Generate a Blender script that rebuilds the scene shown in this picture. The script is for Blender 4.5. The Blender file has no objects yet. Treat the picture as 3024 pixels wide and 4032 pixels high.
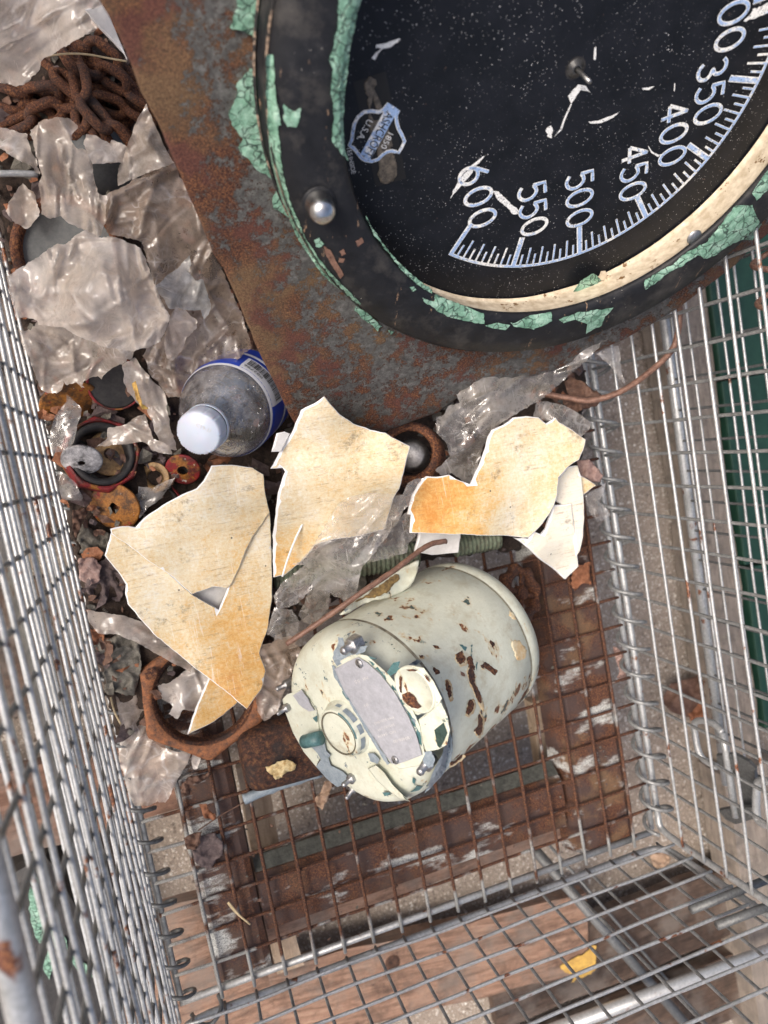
import bpy, bmesh, math, random
import numpy as np
from mathutils import Vector, Matrix, noise, geometry
random.seed(7)
SC = bpy.context.scene
COL = SC.collection
rad = math.radians

# ------------------------------------------------------------------ camera, light, exposure
FPX, CX, CY = 3028.0, 1512.0, 2016.0
RM = np.array([[0.9432401128654687, -0.1736863343586848, 0.28307445440834306],
               [-0.19654023395463316, -0.9789958331448795, 0.05421342197298881],
               [0.267712580799999, -0.10677179375662108, -0.9575644929399783]])
TV = np.array([-0.12883332884257243, 0.3791965500127842, 0.6085596755106618])
CAM = -RM.T @ TV
cd = bpy.data.cameras.new('camera'); cam = bpy.data.objects.new('camera', cd); COL.objects.link(cam)
cam.matrix_world = Matrix(((RM[0][0], -RM[1][0], -RM[2][0], CAM[0]), (RM[0][1], -RM[1][1], -RM[2][1], CAM[1]),
                           (RM[0][2], -RM[1][2], -RM[2][2], CAM[2]), (0, 0, 0, 1)))
cd.sensor_fit = 'HORIZONTAL'; cd.sensor_width = 36.0; cd.lens = 36.0 * FPX / 3024.0
cd.clip_start = 0.01; cd.clip_end = 200.0
cd.dof.use_dof = True; cd.dof.focus_distance = 0.50; cd.dof.aperture_fstop = 10.5
SC.camera = cam

SUN_EL, SUN_AZ = 52.0, 282.0      # degrees; azimuth clockwise from +Y
w = bpy.data.worlds.new("World"); SC.world = w; w.use_nodes = True
wn = w.node_tree; wn.nodes.clear()
sky = wn.nodes.new('ShaderNodeTexSky'); sky.sky_type = 'NISHITA'; sky.sun_disc = False
sky.sun_elevation = rad(SUN_EL); sky.sun_rotation = rad(SUN_AZ)
sky.air_density = 0.75; sky.dust_density = 6.5; sky.ozone_density = 0.3
bg = wn.nodes.new('ShaderNodeBackground'); bg.inputs['Strength'].default_value = 0.145
wo = wn.nodes.new('ShaderNodeOutputWorld')
wn.links.new(sky.outputs[0], bg.inputs[0]); wn.links.new(bg.outputs[0], wo.inputs[0])
sl = bpy.data.lights.new('sun', 'SUN'); sl.energy = 1.55; sl.angle = rad(22); sl.color = (1.0, 0.96, 0.90)
so = bpy.data.objects.new('sun', sl); COL.objects.link(so)
sd = Vector((math.sin(rad(SUN_AZ)) * math.cos(rad(SUN_EL)), math.cos(rad(SUN_AZ)) * math.cos(rad(SUN_EL)), math.sin(rad(SUN_EL))))
so.rotation_euler = sd.to_track_quat('Z', 'Y').to_euler(); so.location = (2, -2, 4)
vs = SC.view_settings
vs.view_transform = 'Standard'; vs.look = 'None'; vs.gamma = 1.0; vs.use_curve_mapping = False; vs.exposure = 0.5
vs.use_white_balance = True; vs.white_balance_temperature = 6500; vs.white_balance_tint = 10
SC.cycles.use_denoising = True
SC.cycles.transparent_max_bounces = 24; SC.cycles.max_bounces = 10; SC.cycles.transmission_bounces = 8

# ------------------------------------------------------------------ measuring: a pixel of the photograph and a depth give a point
def ray(x, y): return RM.T @ np.array([(x - CX) / FPX, (y - CY) / FPX, 1.0])
def Pz(x, y, z):
    d = ray(x, y); return Vector(CAM + d * ((z - CAM[2]) / d[2]))
def Px(x, y, X):
    d = ray(x, y); return Vector(CAM + d * ((X - CAM[0]) / d[0]))
def Py(x, y, Y):
    d = ray(x, y); return Vector(CAM + d * ((Y - CAM[1]) / d[1]))
def Ppl(x, y, o, n):
    d = ray(x, y); n = np.array(n); o = np.array(o)
    return Vector(CAM + d * (((o - CAM) @ n) / (d @ n)))
K = 1.8228
def D(pts): return [(x * K, y * K) for x, y in pts]
def cr(ox, oy, s, pts): return [(ox + x * s, oy + y * s) for x, y in pts]
S6 = 0.60277

# ------------------------------------------------------------------ node helper
class G:
    def __init__(s, name):
        s.m = bpy.data.materials.new(name); s.m.use_nodes = True; s.t = s.m.node_tree; s.t.nodes.clear()
        s.o = s.n('OutputMaterial'); g = s.n('NewGeometry'); s.pos = g.outputs['Position']; s.nor = g.outputs['Normal']
        s.obj = s.n('TexCoord').outputs['Object']; s.rnd = s.n('ObjectInfo').outputs['Random']
    def n(s, k): return s.t.nodes.new('ShaderNode' + k)
    def put(s, sock, v):
        if hasattr(v, 'is_linked') or hasattr(v, 'links'): s.t.links.new(v, sock)
        elif sock.type == 'RGBA' and not hasattr(v, '__len__'): sock.default_value = (v, v, v, 1)
        elif sock.type == 'RGBA': sock.default_value = (*v[:3], 1)
        else: sock.default_value = v
    def noise(s, sc, det=4, ro=.6, vec=None, dist=0):
        n = s.n('TexNoise'); s.put(n.inputs['Vector'], vec or s.pos); n.inputs['Scale'].default_value = sc
        n.inputs['Detail'].default_value = det; n.inputs['Roughness'].default_value = ro; n.inputs['Distortion'].default_value = dist
        return n.outputs['Fac']
    def vor(s, sc, feat='F1', vec=None, out='Distance', rnd=1):
        n = s.n('TexVoronoi'); n.feature = feat; s.put(n.inputs['Vector'], vec or s.pos); n.inputs['Scale'].default_value = sc
        n.inputs['Randomness'].default_value = rnd
        return n.outputs[out]
    def ramp(s, f, st, ip='LINEAR'):
        n = s.n('ValToRGB'); n.color_ramp.interpolation = ip; e = n.color_ramp.elements
        while len(e) < len(st): e.new(0.5)
        for i, (p, c) in enumerate(st):
            e[i].position = p; e[i].color = (c, c, c, 1) if not hasattr(c, '__len__') else (*c, 1)
        s.put(n.inputs['Fac'], f); return n.outputs['Color']
    def mix(s, f, a, b, mode='MIX'):
        n = s.n('MixRGB'); n.blend_type = mode; s.put(n.inputs[0], f); s.put(n.inputs[1], a); s.put(n.inputs[2], b); return n.outputs[0]
    def math(s, op, a, b=0.0, c=0.0):
        n = s.n('Math'); n.operation = op; s.put(n.inputs[0], a); s.put(n.inputs[1], b); s.put(n.inputs[2], c); return n.outputs[0]
    def mapv(s, vec, scale=(1, 1, 1), rot=(0, 0, 0), loc=(0, 0, 0)):
        n = s.n('Mapping'); s.put(n.inputs['Vector'], vec); n.inputs['Scale'].default_value = scale
        n.inputs['Rotation'].default_value = rot; n.inputs['Location'].default_value = loc; return n.outputs[0]
    def xyz(s, vec):
        n = s.n('SeparateXYZ'); s.put(n.inputs[0], vec); return n.outputs
    def bump(s, h, st=.4, d=.001, nrm=None):
        n = s.n('Bump'); n.inputs['Strength'].default_value = st; n.inputs['Distance'].default_value = d
        s.put(n.inputs['Height'], h)
        if nrm: s.put(n.inputs['Normal'], nrm)
        return n.outputs[0]
    def pbr(s, col, rough=.6, metal=0.0, nrm=None, **kw):
        n = s.n('BsdfPrincipled'); s.put(n.inputs['Base Color'], col); s.put(n.inputs['Roughness'], rough); s.put(n.inputs['Metallic'], metal)
        if nrm: s.put(n.inputs['Normal'], nrm)
        for k, v in kw.items(): s.put(n.inputs[k.replace('_', ' ')], v)
        return n.outputs[0]
    def out(s, sh): s.t.links.new(sh, s.o.inputs['Surface']); return s.m
    def msh(s, f, a, b):
        n = s.n('MixShader'); s.put(n.inputs[0], f); s.t.links.new(a, n.inputs[1]); s.t.links.new(b, n.inputs[2]); return n.outputs[0]
MT = {}
def rustcol(g, sc=260, k=1.0):
    a = g.noise(sc * 2.0, 5, .78)
    c = g.ramp(a, [(.34, (.022 * k, .011 * k, .008 * k)), (.44, (.075 * k, .028 * k, .018 * k)), (.52, (.16 * k, .06 * k, .03 * k)), (.60, (.31 * k, .13 * k, .05 * k)), (.70, (.46 * k, .23 * k, .10 * k))])
    return c, a
def m_galv():
    g = G('galvanized_steel'); a = g.noise(420, 5, .7); b = g.noise(30, 3)
    c = g.ramp(a, [(.3, (.33, .34, .34)), (.5, (.44, .45, .45)), (.7, (.58, .59, .59))])
    c = g.mix(g.ramp(b, [(.55, 0.0), (.7, .5)]), c, (.19, .185, .165))
    rc, _ = rustcol(g, 300)
    mk = g.ramp(g.math('ADD', g.noise(48, 3), g.math('MULTIPLY', a, .18)), [(.72, 0.0), (.77, 1.0)])
    c = g.mix(mk, c, rc)
    return g.out(g.pbr(c, g.ramp(a, [(.3, .48), (.7, .33)]), g.math('SUBTRACT', .45, g.math('MULTIPLY', mk, .42)), g.bump(a, .18, .0005)))
def m_darkgalv():
    g = G('weathered_grey_zinc'); a = g.noise(420, 5, .7)
    c = g.ramp(a, [(.3, (.09, .094, .095)), (.7, (.22, .226, .225))])
    return g.out(g.pbr(c, .55, .5, g.bump(a, .3, .0006)))
def m_floorwire():
    g = G('rusted_mesh_wire'); rc, a = rustcol(g, 420, .62)
    gal = g.ramp(a, [(.3, (.22, .22, .21)), (.7, (.5, .5, .48))])
    x, y, z = g.xyz(g.pos)
    edge = g.math('ADD', g.ramp(g.math('ADD', x, g.math('MULTIPLY', g.noise(60), .02)), [(.0, .22), (.06, 0.0)]),
                  g.ramp(g.math('MULTIPLY', g.math('ADD', y, g.math('MULTIPLY', g.noise(55), .02)), 1.0), [(.012, .3), (.045, 0.0)]))
    f = g.math('ADD', g.noise(38, 3, .5), edge)
    f = g.math('ADD', f, g.math('MULTIPLY', a, .1))
    mk = g.ramp(f, [(.66, 0.0), (.76, 1.0)])
    return g.out(g.pbr(g.mix(mk, rc, gal), .72, g.math('MULTIPLY', mk, .5), g.bump(a, .8, .001)))
def m_rustplate():
    g = G('rusted_painted_steel'); rc, a = rustcol(g, 480, .85)
    big = g.noise(24, 4, .6, dist=.4); mid = g.noise(110, 7, .78)
    rc2 = g.ramp(a, [(.3, (.06, .035, .02)), (.5, (.165, .095, .048)), (.7, (.30, .18, .09))])   # ochre film
    rc3 = g.ramp(a, [(.3, (.045, .016, .013)), (.55, (.14, .05, .036)), (.75, (.26, .11, .075))])  # red bloom
    rust = g.mix(g.ramp(g.noise(15, 3, vec=g.mapv(g.pos, loc=(3, 1, 2))), [(.44, 0.0), (.58, 1.0)]), rc, rc2)
    rust = g.mix(g.ramp(g.noise(40, 4, vec=g.mapv(g.pos, loc=(7, 3, 2))), [(.5, 0.0), (.6, .9)]), rust, rc3)
    paint = g.ramp(g.noise(260, 7, .8), [(.35, (.038, .039, .037)), (.5, (.085, .086, .082)), (.65, (.17, .17, .16))])
    x, y, z = g.xyz(g.pos)
    s_ = g.math('SUBTRACT', g.math('ADD', x, g.math('MULTIPLY', g.math('SUBTRACT', y, .443), .42)), .107)
    side = g.math('SUBTRACT', g.ramp(s_, [(.0, .0), (.022, .07), (.045, .14), (.09, .13)]), .09)
    f = g.math('ADD', g.math('ADD', g.math('MULTIPLY', big, .34), g.math('MULTIPLY', mid, .66)), side)
    f = g.math('ADD', f, g.math('MULTIPLY', g.math('SUBTRACT', a, .5), .35))
    mk = g.ramp(f, [(.530, 0.0), (.546, .95)])
    h = g.math('ADD', g.math('MULTIPLY', a, g.math('SUBTRACT', 1.0, g.math('MULTIPLY', mk, .8))), g.math('MULTIPLY', mk, -.25))
    return g.out(g.pbr(g.mix(mk, rust, paint), g.mix(mk, .85, .5), 0.0, g.bump(h, .75, .0012)))
def m_darkrust(name='dark_rusted_iron', k=.75, sc=300, pit=.9):
    g = G(name); rc, a = rustcol(g, sc, k)
    b = g.noise(60, 4)
    c = g.mix(g.ramp(b, [(.5, 0.0), (.68, .8)]), rc, (.055 * k, .045 * k, .045 * k))
    return g.out(g.pbr(c, .75, .1, g.bump(a, pit, .0012)))
def m_rail():
    g = G('rusty_sheet_rail'); rc, a = rustcol(g, 420, .62)
    base = g.mix(g.ramp(g.noise(45, 3), [(.42, 0.0), (.6, 1.0)]), g.mix(.82, rc, (.060, .038, .034)), rc)
    gold = g.ramp(g.noise(32, 4, vec=g.mapv(g.pos, loc=(4, 4, 0))), [(.52, 0.0), (.62, .8)]); base = g.mix(g.math('MULTIPLY', gold, g.ramp(g.xyz(g.pos)[0], [(.28, .25), (.33, 1.0)])), base, g.mix(.6, rc, (.20, .13, .07)))
    x, y, z = g.xyz(g.pos)
    zinc = g.ramp(g.noise(900, 3, .8), [(.36, (.10, .10, .095)), (.46, (.34, .345, .335)), (.6, (.62, .62, .58))])
    lump = g.noise(26, 4, .65, vec=g.mapv(g.pos, scale=(.55, 1.5, 1), loc=(1.3, 2.1, 0)))
    left = g.ramp(x, [(.0, .10), (.05, .0)])
    mk = g.ramp(g.math('ADD', lump, left), [(.55, 0.0), (.63, 1.0)])
    return g.out(g.pbr(g.mix(mk, base, zinc), .7, 0.0, g.bump(a, .5, .0008)))
def m_black():
    g = G('black_bezel_paint'); a = g.noise(90, 5, .7); f = g.noise(700, 3)
    c = g.ramp(a, [(.3, (.007, .0075, .009)), (.6, (.013, .014, .017)), (.8, (.036, .036, .038))])
    sc = g.noise(55, 6, .7, vec=g.mapv(g.pos, scale=(3, .6, .6), rot=(0, 0, .3)))
    brown = g.ramp(g.math('ADD', sc, g.math('MULTIPLY', f, .12)), [(.70, 0.0), (.725, 1.0)])
    c = g.mix(brown, c, (.26, .17, .11))
    dust = g.ramp(g.noise(38, 6, .75, vec=g.mapv(g.pos, loc=(2, 5, 2))), [(.5, 0.0), (.7, .55)]); c = g.mix(dust, c, (.085, .078, .07))
    sp = g.ramp(g.vor(420), [(.09, 1.0), (.11, 0.0)]); sp = g.math('MULTIPLY', sp, g.ramp(g.noise(45), [(.58, 0.0), (.62, 1.0)]))
    c = g.mix(sp, c, (.4, .38, .34))
    return g.out(g.pbr(c, g.ramp(a, [(.3, .42), (.7, .62)]), 0.0, g.bump(g.math('ADD', a, g.math('MULTIPLY', brown, .4)), .3, .0008), Specular_IOR_Level=.3))
def m_dial():
    g = G('black_dial_face'); a = g.noise(60, 4)
    c = g.ramp(a, [(.35, (.005, .006, .008)), (.7, (.011, .012, .016))])
    def specks(sc, r, lo):
        d = g.vor(sc, vec=g.mapv(g.pos, loc=(sc, 0, 0)))
        rc = g.xyz(g.vor(sc, out='Color', vec=g.mapv(g.pos, loc=(sc, 0, 0))))[0]
        return g.math('MULTIPLY', g.ramp(d, [(r, 1.0), (r * 1.3, 0.0)]), g.math('GREATER_THAN', rc, lo))
    s = g.math('MAXIMUM', specks(620, .13, .80), specks(230, .07, .86)); s = g.math('MAXIMUM', s, specks(1100, .17, .80))
    c = g.mix(g.math('MULTIPLY', s, g.ramp(g.noise(45, 3), [(.42, .08), (.62, .95)])), c, (.62, .62, .62))
    br = g.ramp(g.noise(300, 3), [(.72, 0.0), (.76, .6)]); c = g.mix(br, c, (.12, .08, .06))
    return g.out(g.pbr(c, .42, 0.0, g.bump(g.noise(500), .08, .0004), Specular_IOR_Level=.28))
def m_print(name, blue):
    g = G(name); a = g.noise(520, 4, .75); b = g.noise(60, 3)
    wcol = g.ramp(a, [(.3, (.38, .40, .42)), (.45, (.75, .75, .72)), (.6, (.85, .85, .82))])
    if blue:
        c = g.mix(g.ramp(g.math('ADD', g.math('MULTIPLY', b, .65), g.math('MULTIPLY', a, .35)), [(.50, 0.0), (.56, 1.0)]), (.33, .47, .72), wcol)  # blue is the sky's reflection painted into the print colour
    else: c = wcol
    wear = g.ramp(g.noise(900, 4, .7, vec=g.mapv(g.pos, loc=(3, 0, 3))), [(.58, 0.0), (.62, .85)]); c = g.mix(wear, c, (.03, .03, .035))
    return g.out(g.pbr(c, .45))
def m_green():
    g = G('peeling_green_paint'); a = g.noise(160, 5, .7)
    ve = g.n('VectorMath'); ve.operation = 'ADD'; g.put(ve.inputs[0], g.pos)
    nn = g.n('TexNoise'); nn.inputs['Scale'].default_value = 130; g.put(nn.inputs['Vector'], g.pos)
    sc = g.n('VectorMath'); sc.operation = 'SCALE'; g.put(sc.inputs[0], nn.outputs['Color']); sc.inputs['Scale'].default_value = .009
    g.t.links.new(sc.outputs[0], ve.inputs[1])
    b = g.vor(190, 'DISTANCE_TO_EDGE', vec=ve.outputs[0])
    crack = g.math('MULTIPLY', g.ramp(b, [(.02, 1.0), (.06, 0.0)]), g.ramp(g.noise(50), [(.34, 0.0), (.45, .9)]))
    c = g.ramp(a, [(.36, (.10, .22, .15)), (.5, (.20, .37, .27)), (.64, (.36, .54, .43))])
    c = g.mix(g.ramp(g.noise(50, 4), [(.55, 0.0), (.7, .6)]), c, (.12, .21, .16))
    c = g.mix(crack, c, (.03, .06, .045))
    return g.out(g.pbr(c, .55, 0.0, g.bump(g.math('SUBTRACT', a, crack), .6, .001)))
def m_cream():
    g = G('cream_gasket'); a = g.noise(200, 4); c = g.ramp(a, [(.35, (.46, .38, .27)), (.65, (.68, .60, .47))])
    st = g.ramp(g.noise(75, 6, .7), [(.60, 0.0), (.63, 1.0)]); c = g.mix(st, c, (.16, .085, .03))
    return g.out(g.pbr(c, .6, 0.0, g.bump(a, .3, .0006)))
def m_motor():
    g = G('pale_green_enamel'); a = g.noise(600, 6, .75); big = g.noise(28, 3)
    c = g.ramp(big, [(.35, (.54, .56, .47)), (.6, (.64, .66, .555)), (.75, (.67, .655, .54))])
    c = g.mix(g.ramp(a, [(.45, 0.0), (.75, .35)]), c, (.42, .43, .33))
    br = g.noise(120, 4, .6, vec=g.mapv(g.pos, scale=(2.5, .5, 1), rot=(0, 0, .4))); c = g.mix(g.ramp(br, [(.5, 0.0), (.8, .3)]), c, (.70, .72, .62))
    x, y, z = g.xyz(g.pos)
    st = g.ramp(g.noise(45, 5, .7), [(.58, 0.0), (.72, .55)]); c = g.mix(st, c, (.33, .24, .12))
    # rust chips where the enamel has flaked on the drum
    f = g.math('ADD', g.noise(95, 3, .55, vec=g.mapv(g.pos, scale=(1, .45, 1), rot=(0, 0, .35))), g.math('MULTIPLY', g.noise(400, 3), .12))
    near = g.ramp(x, [(.17, 0.0), (.20, 1.0)])
    band = g.math('MULTIPLY', near, g.ramp(y, [(.13, .0), (.16, 1.0), (.21, 1.0), (.235, .0)]))
    f2 = g.math('ADD', f, g.math('MULTIPLY', g.math('SUBTRACT', band, 1.0), .075))
    chip = g.ramp(f2, [(.652, 0.0), (.660, 1.0)]); halo = g.ramp(f2, [(.60, 0.0), (.652, .6)]); c = g.mix(halo, c, (.50, .34, .15))
    rc, ra = rustcol(g, 380, 1.1); rc = g.mix(g.ramp(g.noise(60), [(.52, 0.0), (.56, 1.0)]), rc, (.05, .09, .09))
    c = g.mix(chip, c, rc)
    fr_ = g.math('MULTIPLY', g.ramp(x, [(.165, 1.0), (.18, 0.0)]), g.ramp(g.noise(115, 6, .72, vec=g.mapv(g.pos, loc=(3, 3, 3))), [(.63, 0.0), (.64, 1.0)]))
    c = g.mix(fr_, c, g.mix(g.ramp(g.noise(90), [(.5, 0.0), (.55, 1.0)]), (.17, .21, .24), (.05, .12, .12)))
    grime = g.ramp(g.noise(70, 6, .75, vec=g.mapv(g.pos, loc=(6, 1, 3))), [(.5, 0.0), (.75, .65)]); c = g.mix(grime, c, (.40, .36, .24))
    h = g.math('SUBTRACT', g.math('MULTIPLY', g.noise(140, 5, .7), .6), g.math('ADD', chip, fr_))
    return g.out(g.pbr(c, .55, 0.0, g.bump(h, .55, .0007), Specular_IOR_Level=.3))
def m_simple(name, c1, c2, sc=150, rough=.6, metal=0, bs=.3, det=5, bd=.0008):
    g = G(name); a = g.math('ADD', g.math('MULTIPLY', g.noise(sc, det, .7), .65), g.math('MULTIPLY', g.noise(sc * 3.5, det, .7), .35))
    return g.out(g.pbr(g.ramp(a, [(.36, c1), (.64, c2)]), rough, metal, g.bump(a, bs, bd)))
def m_shard(name='yellowed_plastic', warm=0.0, loc=0.0, tip=None):
    g = G(name); a = g.noise(24, 4, .6, vec=g.mapv(g.pos, loc=(loc, loc, 0))); f = g.noise(480, 6, .8)
    s = g.math('ADD', g.math('ADD', g.math('MULTIPLY', a, .36), g.math('ADD', g.math('MULTIPLY', f, .36), g.math('MULTIPLY', g.noise(120, 6, .75), .30))), warm)
    if tip:   # resin stain soaked in from the broken tip
        dn = g.n('VectorMath'); dn.operation = 'DISTANCE'; g.put(dn.inputs[0], g.pos); dn.inputs[1].default_value = tip[0]
        s = g.math('ADD', s, g.ramp(g.math('ADD', dn.outputs['Value'], g.math('MULTIPLY', g.noise(40, 4), .03)), [(.015, tip[2]), (tip[1], 0.0)]))
    c = g.ramp(s, [(.40, (.79, .74, .62)), (.48, (.76, .66, .46)), (.56, (.71, .56, .33)), (.66, (.69, .42, .14)), (.80, (.58, .25, .05))])
    sc = 0.0
    for k, r in enumerate((.3, 1.35, 2.2, 2.8)):
        n1 = g.noise(190, 4, .65, vec=g.mapv(g.pos, scale=(.13, 4.5, 1), rot=(0, 0, r + .2 * k), loc=(k * 3 + loc, 0, 0)), dist=1.2)
        sc = g.math('MAXIMUM', g.ramp(n1, [(.595, 0.0), (.64, 1.0)]), sc)
    sc = g.math('MULTIPLY', sc, g.ramp(g.noise(50, vec=g.mapv(g.pos, loc=(5, loc, 1))), [(.38, .15), (.58, 1.0)]))
    c = g.mix(g.math('MULTIPLY', g.math('MULTIPLY', sc, .6), g.ramp(g.noise(260, 3), [(.4, .1), (.6, 1.0)])), c, (.27, .15, .06))
    wsc = g.ramp(g.noise(150, 3, .6, vec=g.mapv(g.pos, scale=(3.5, .15, 1), rot=(0, 0, .9 + loc * .3), loc=(2, loc, 1)), dist=1.5), [(.63, 0.0), (.68, .4)])
    c = g.mix(wsc, c, (.86, .84, .78))
    c = g.mix(g.ramp(g.vor(60, vec=g.mapv(g.pos, loc=(loc, 1, 1))), [(.035, .9), (.045, 0.0)]), c, (.06, .04, .03))
    d = g.ramp(g.noise(42, 7, .8, vec=g.mapv(g.pos, loc=(9, loc * 2, 1))), [(.585, 0.0), (.68, .7)]); c = g.mix(d, c, (.15, .10, .055))
    return g.out(g.pbr(c, .36, 0.0, g.bump(g.math('SUBTRACT', f, sc), .3, .0005), Subsurface_Weight=.04, Subsurface_Scale=.002))
def m_film(name, tint, op, rough=.16, dirt=.35, bmp=.4, tr=.42):
    g = G(name)
    nn = g.n('TexNoise'); nn.inputs['Scale'].default_value = 26; nn.inputs['Detail'].default_value = 3; g.put(nn.inputs['Vector'], g.pos)
    sc = g.n('VectorMath'); sc.operation = 'SCALE'; g.put(sc.inputs[0], nn.outputs['Color']); sc.inputs['Scale'].default_value = .05
    ve = g.n('VectorMath'); ve.operation = 'ADD'; g.put(ve.inputs[0], g.pos); g.t.links.new(sc.outputs[0], ve.inputs[1]); wv = ve.outputs[0]
    e1 = g.math('MULTIPLY', g.ramp(g.vor(30, 'DISTANCE_TO_EDGE', vec=wv), [(0.0, 1.0), (.055, 0.0)]), g.ramp(g.noise(22, 3, vec=g.mapv(g.pos, loc=(7, 7, 7))), [(.42, 0.0), (.58, 1.0)])); e2 = g.ramp(g.vor(110, 'DISTANCE_TO_EDGE', vec=wv), [(0.0, 1.0), (.08, 0.0)]); gate = g.ramp(g.noise(28, 3), [(.50, 0.0), (.60, 1.0)]); e2 = g.math('MULTIPLY', e2, gate)
    w2 = g.noise(30, 3, .5, dist=.6)
    h = g.math('ADD', g.math('ADD', g.math('MULTIPLY', e1, .40), g.math('MULTIPLY', e2, .32)), g.math('ADD', g.math('MULTIPLY', w2, .9), g.math('MULTIPLY', g.noise(200, 4, .7, dist=1.0), .18)))
    nrm = g.bump(h, bmp, .0008)
    d = g.noise(55, 5, .7, vec=g.mapv(g.pos, loc=(4, 2, 1)))
    col = g.mix(g.ramp(g.noise(24, 4), [(.35, 0.0), (.68, .75)]), tint, (tint[0] * .82, tint[1] * .74, tint[2] * .64))
    spot = g.ramp(g.math('ADD', g.math('MULTIPLY', d, .75), g.math('MULTIPLY', g.noise(400, 4), .25)), [(.58, 0.0), (.64, 1.0)])
    col = g.mix(g.math('MULTIPLY', spot, dirt), col, (.17, .10, .06))
    rs = g.ramp(g.noise(30, 5, .75, vec=g.mapv(g.pos, loc=(1, 8, 1))), [(.66, 0.0), (.74, .7)]); col = g.mix(rs, col, (.62, .34, .10))
    cr_ = g.math('MULTIPLY', g.math('MAXIMUM', e1, e2), g.ramp(g.noise(60), [(.4, 0.0), (.62, .65)])); col = g.mix(cr_, col, (.97, .95, .92))
    dif = g.n('BsdfDiffuse'); g.put(dif.inputs[0], col); g.t.links.new(nrm, dif.inputs['Normal'])
    trl = g.n('BsdfTranslucent'); g.put(trl.inputs[0], col); g.t.links.new(nrm, trl.inputs['Normal'])
    body = g.msh(tr, dif.outputs[0], trl.outputs[0])
    tp = g.n('BsdfTransparent'); g.put(tp.inputs[0], g.mix(.45, (1, 1, 1), tint))
    opac = g.math('ADD', g.ramp(g.noise(34, 6, .72), [(.32, max(op - .2, .05)), (.68, min(op + .2, 1))]), g.math('MULTIPLY', spot, dirt * .4))
    opac = g.math('ADD', opac, g.math('ADD', g.math('MULTIPLY', cr_, .4), g.ramp(g.noise(75, 6, .75, vec=g.mapv(g.pos, loc=(2, 2, 9))), [(.42, -.13), (.6, .13)])))
    scr = g.noise(130, 3, .6, vec=g.mapv(g.pos, scale=(4.5, .35, 1), rot=(0, 0, .7))); opac = g.math('ADD', opac, g.ramp(scr, [(.66, 0.0), (.72, .25)]))
    s = g.msh(opac, tp.outputs[0], body)
    gl = g.n('BsdfGlossy'); g.put(gl.inputs[0], (1, 1, 1)); g.put(gl.inputs['Roughness'], rough); g.t.links.new(nrm, gl.inputs['Normal'])
    fr = g.n('Fresnel'); fr.inputs[0].default_value = 1.5; g.t.links.new(nrm, fr.inputs['Normal'])
    s = g.msh(g.math('MINIMUM', g.math('ADD', g.math('MULTIPLY', fr.outputs[0], 1.15), g.math('MULTIPLY', e1, .05)), .6), s, gl.outputs[0])
    return g.out(s)
def m_concrete():
    g = G('exposed_aggregate_concrete')
    def layer(sc, lo):
        cx = g.xyz(g.vor(sc, out='Color')); ds = g.vor(sc)
        st = g.ramp(cx[0], [(.0, (.15, .12, .10)), (.3, (.33, .27, .22)), (.6, (.52, .45, .38)), (.85, (.66, .61, .54)), (1.0, (.80, .77, .73))])
        return st, g.math('MULTIPLY', g.ramp(ds, [(.38, 1.0), (.52, 0.0)]), g.math('GREATER_THAN', cx[1], lo)), ds
    base = g.ramp(g.noise(900, 5, .8), [(.3, (.16, .13, .105)), (.7, (.44, .37, .31))])
    s1, m1, d1 = layer(520, .3); s2, m2, d2 = layer(260, .62)
    c = g.mix(g.math('MULTIPLY', m1, .8), base, s1); c = g.mix(m2, c, s2)
    c = g.mix(g.ramp(g.noise(9, 4), [(.45, 0.0), (.65, .5)]), c, g.mix(1.0, c, (.5, .46, .42), 'MULTIPLY'))
    h = g.math('ADD', g.math('MULTIPLY', m2, .8), g.math('ADD', g.math('MULTIPLY', m1, .4), g.math('MULTIPLY', g.noise(500), .4)))
    return g.out(g.pbr(c, .8, 0.0, g.bump(h, .7, .0016)))
def m_wood(name, c1, c2, c3, ax='x'):
    g = G(name)
    v = g.mapv(g.obj, scale=(1, 9, 9) if ax == 'x' else (9, 1, 9)); sc = 22
    gr = g.noise(sc, 6, .65, vec=v, dist=.6); fi = g.noise(260, 5, .75, vec=v)
    c = g.ramp(g.math('ADD', g.math('MULTIPLY', gr, .65), g.math('MULTIPLY', fi, .35)), [(.36, c1), (.5, c2), (.66, c3)])
    c = g.mix(g.ramp(g.noise(38, 7, .78), [(.47, 0.0), (.66, .7)]), c, (c1[0] * .5, c1[1] * .55, c1[2] * .6)); c = g.mix(g.ramp(g.noise(14, 4, .7, vec=g.mapv(g.pos, loc=(5, 5, 5))), [(.48, 0.0), (.62, .6)]), c, (.20, .17, .145))
    return g.out(g.pbr(c, .8, 0.0, g.bump(g.math('ADD', gr, fi), .6, .0015)))
def m_leaf(name, c1, c2, c3):
    g = G(name); a = g.noise(240, 7, .78)
    c = g.ramp(a, [(.3, c1), (.5, c2), (.7, c3)])
    c = g.mix(g.math('MULTIPLY', g.rnd, .5), c, g.mix(1.0, c, (.6, .55, .5), 'MULTIPLY'))
    v = g.ramp(g.vor(260, 'DISTANCE_TO_EDGE', vec=g.pos), [(.0, 1.0), (.06, 0.0)])
    return g.out(g.pbr(c, .7, 0.0, g.bump(g.math('SUBTRACT', a, g.math('MULTIPLY', v, .3)), .6, .0008)))
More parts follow.
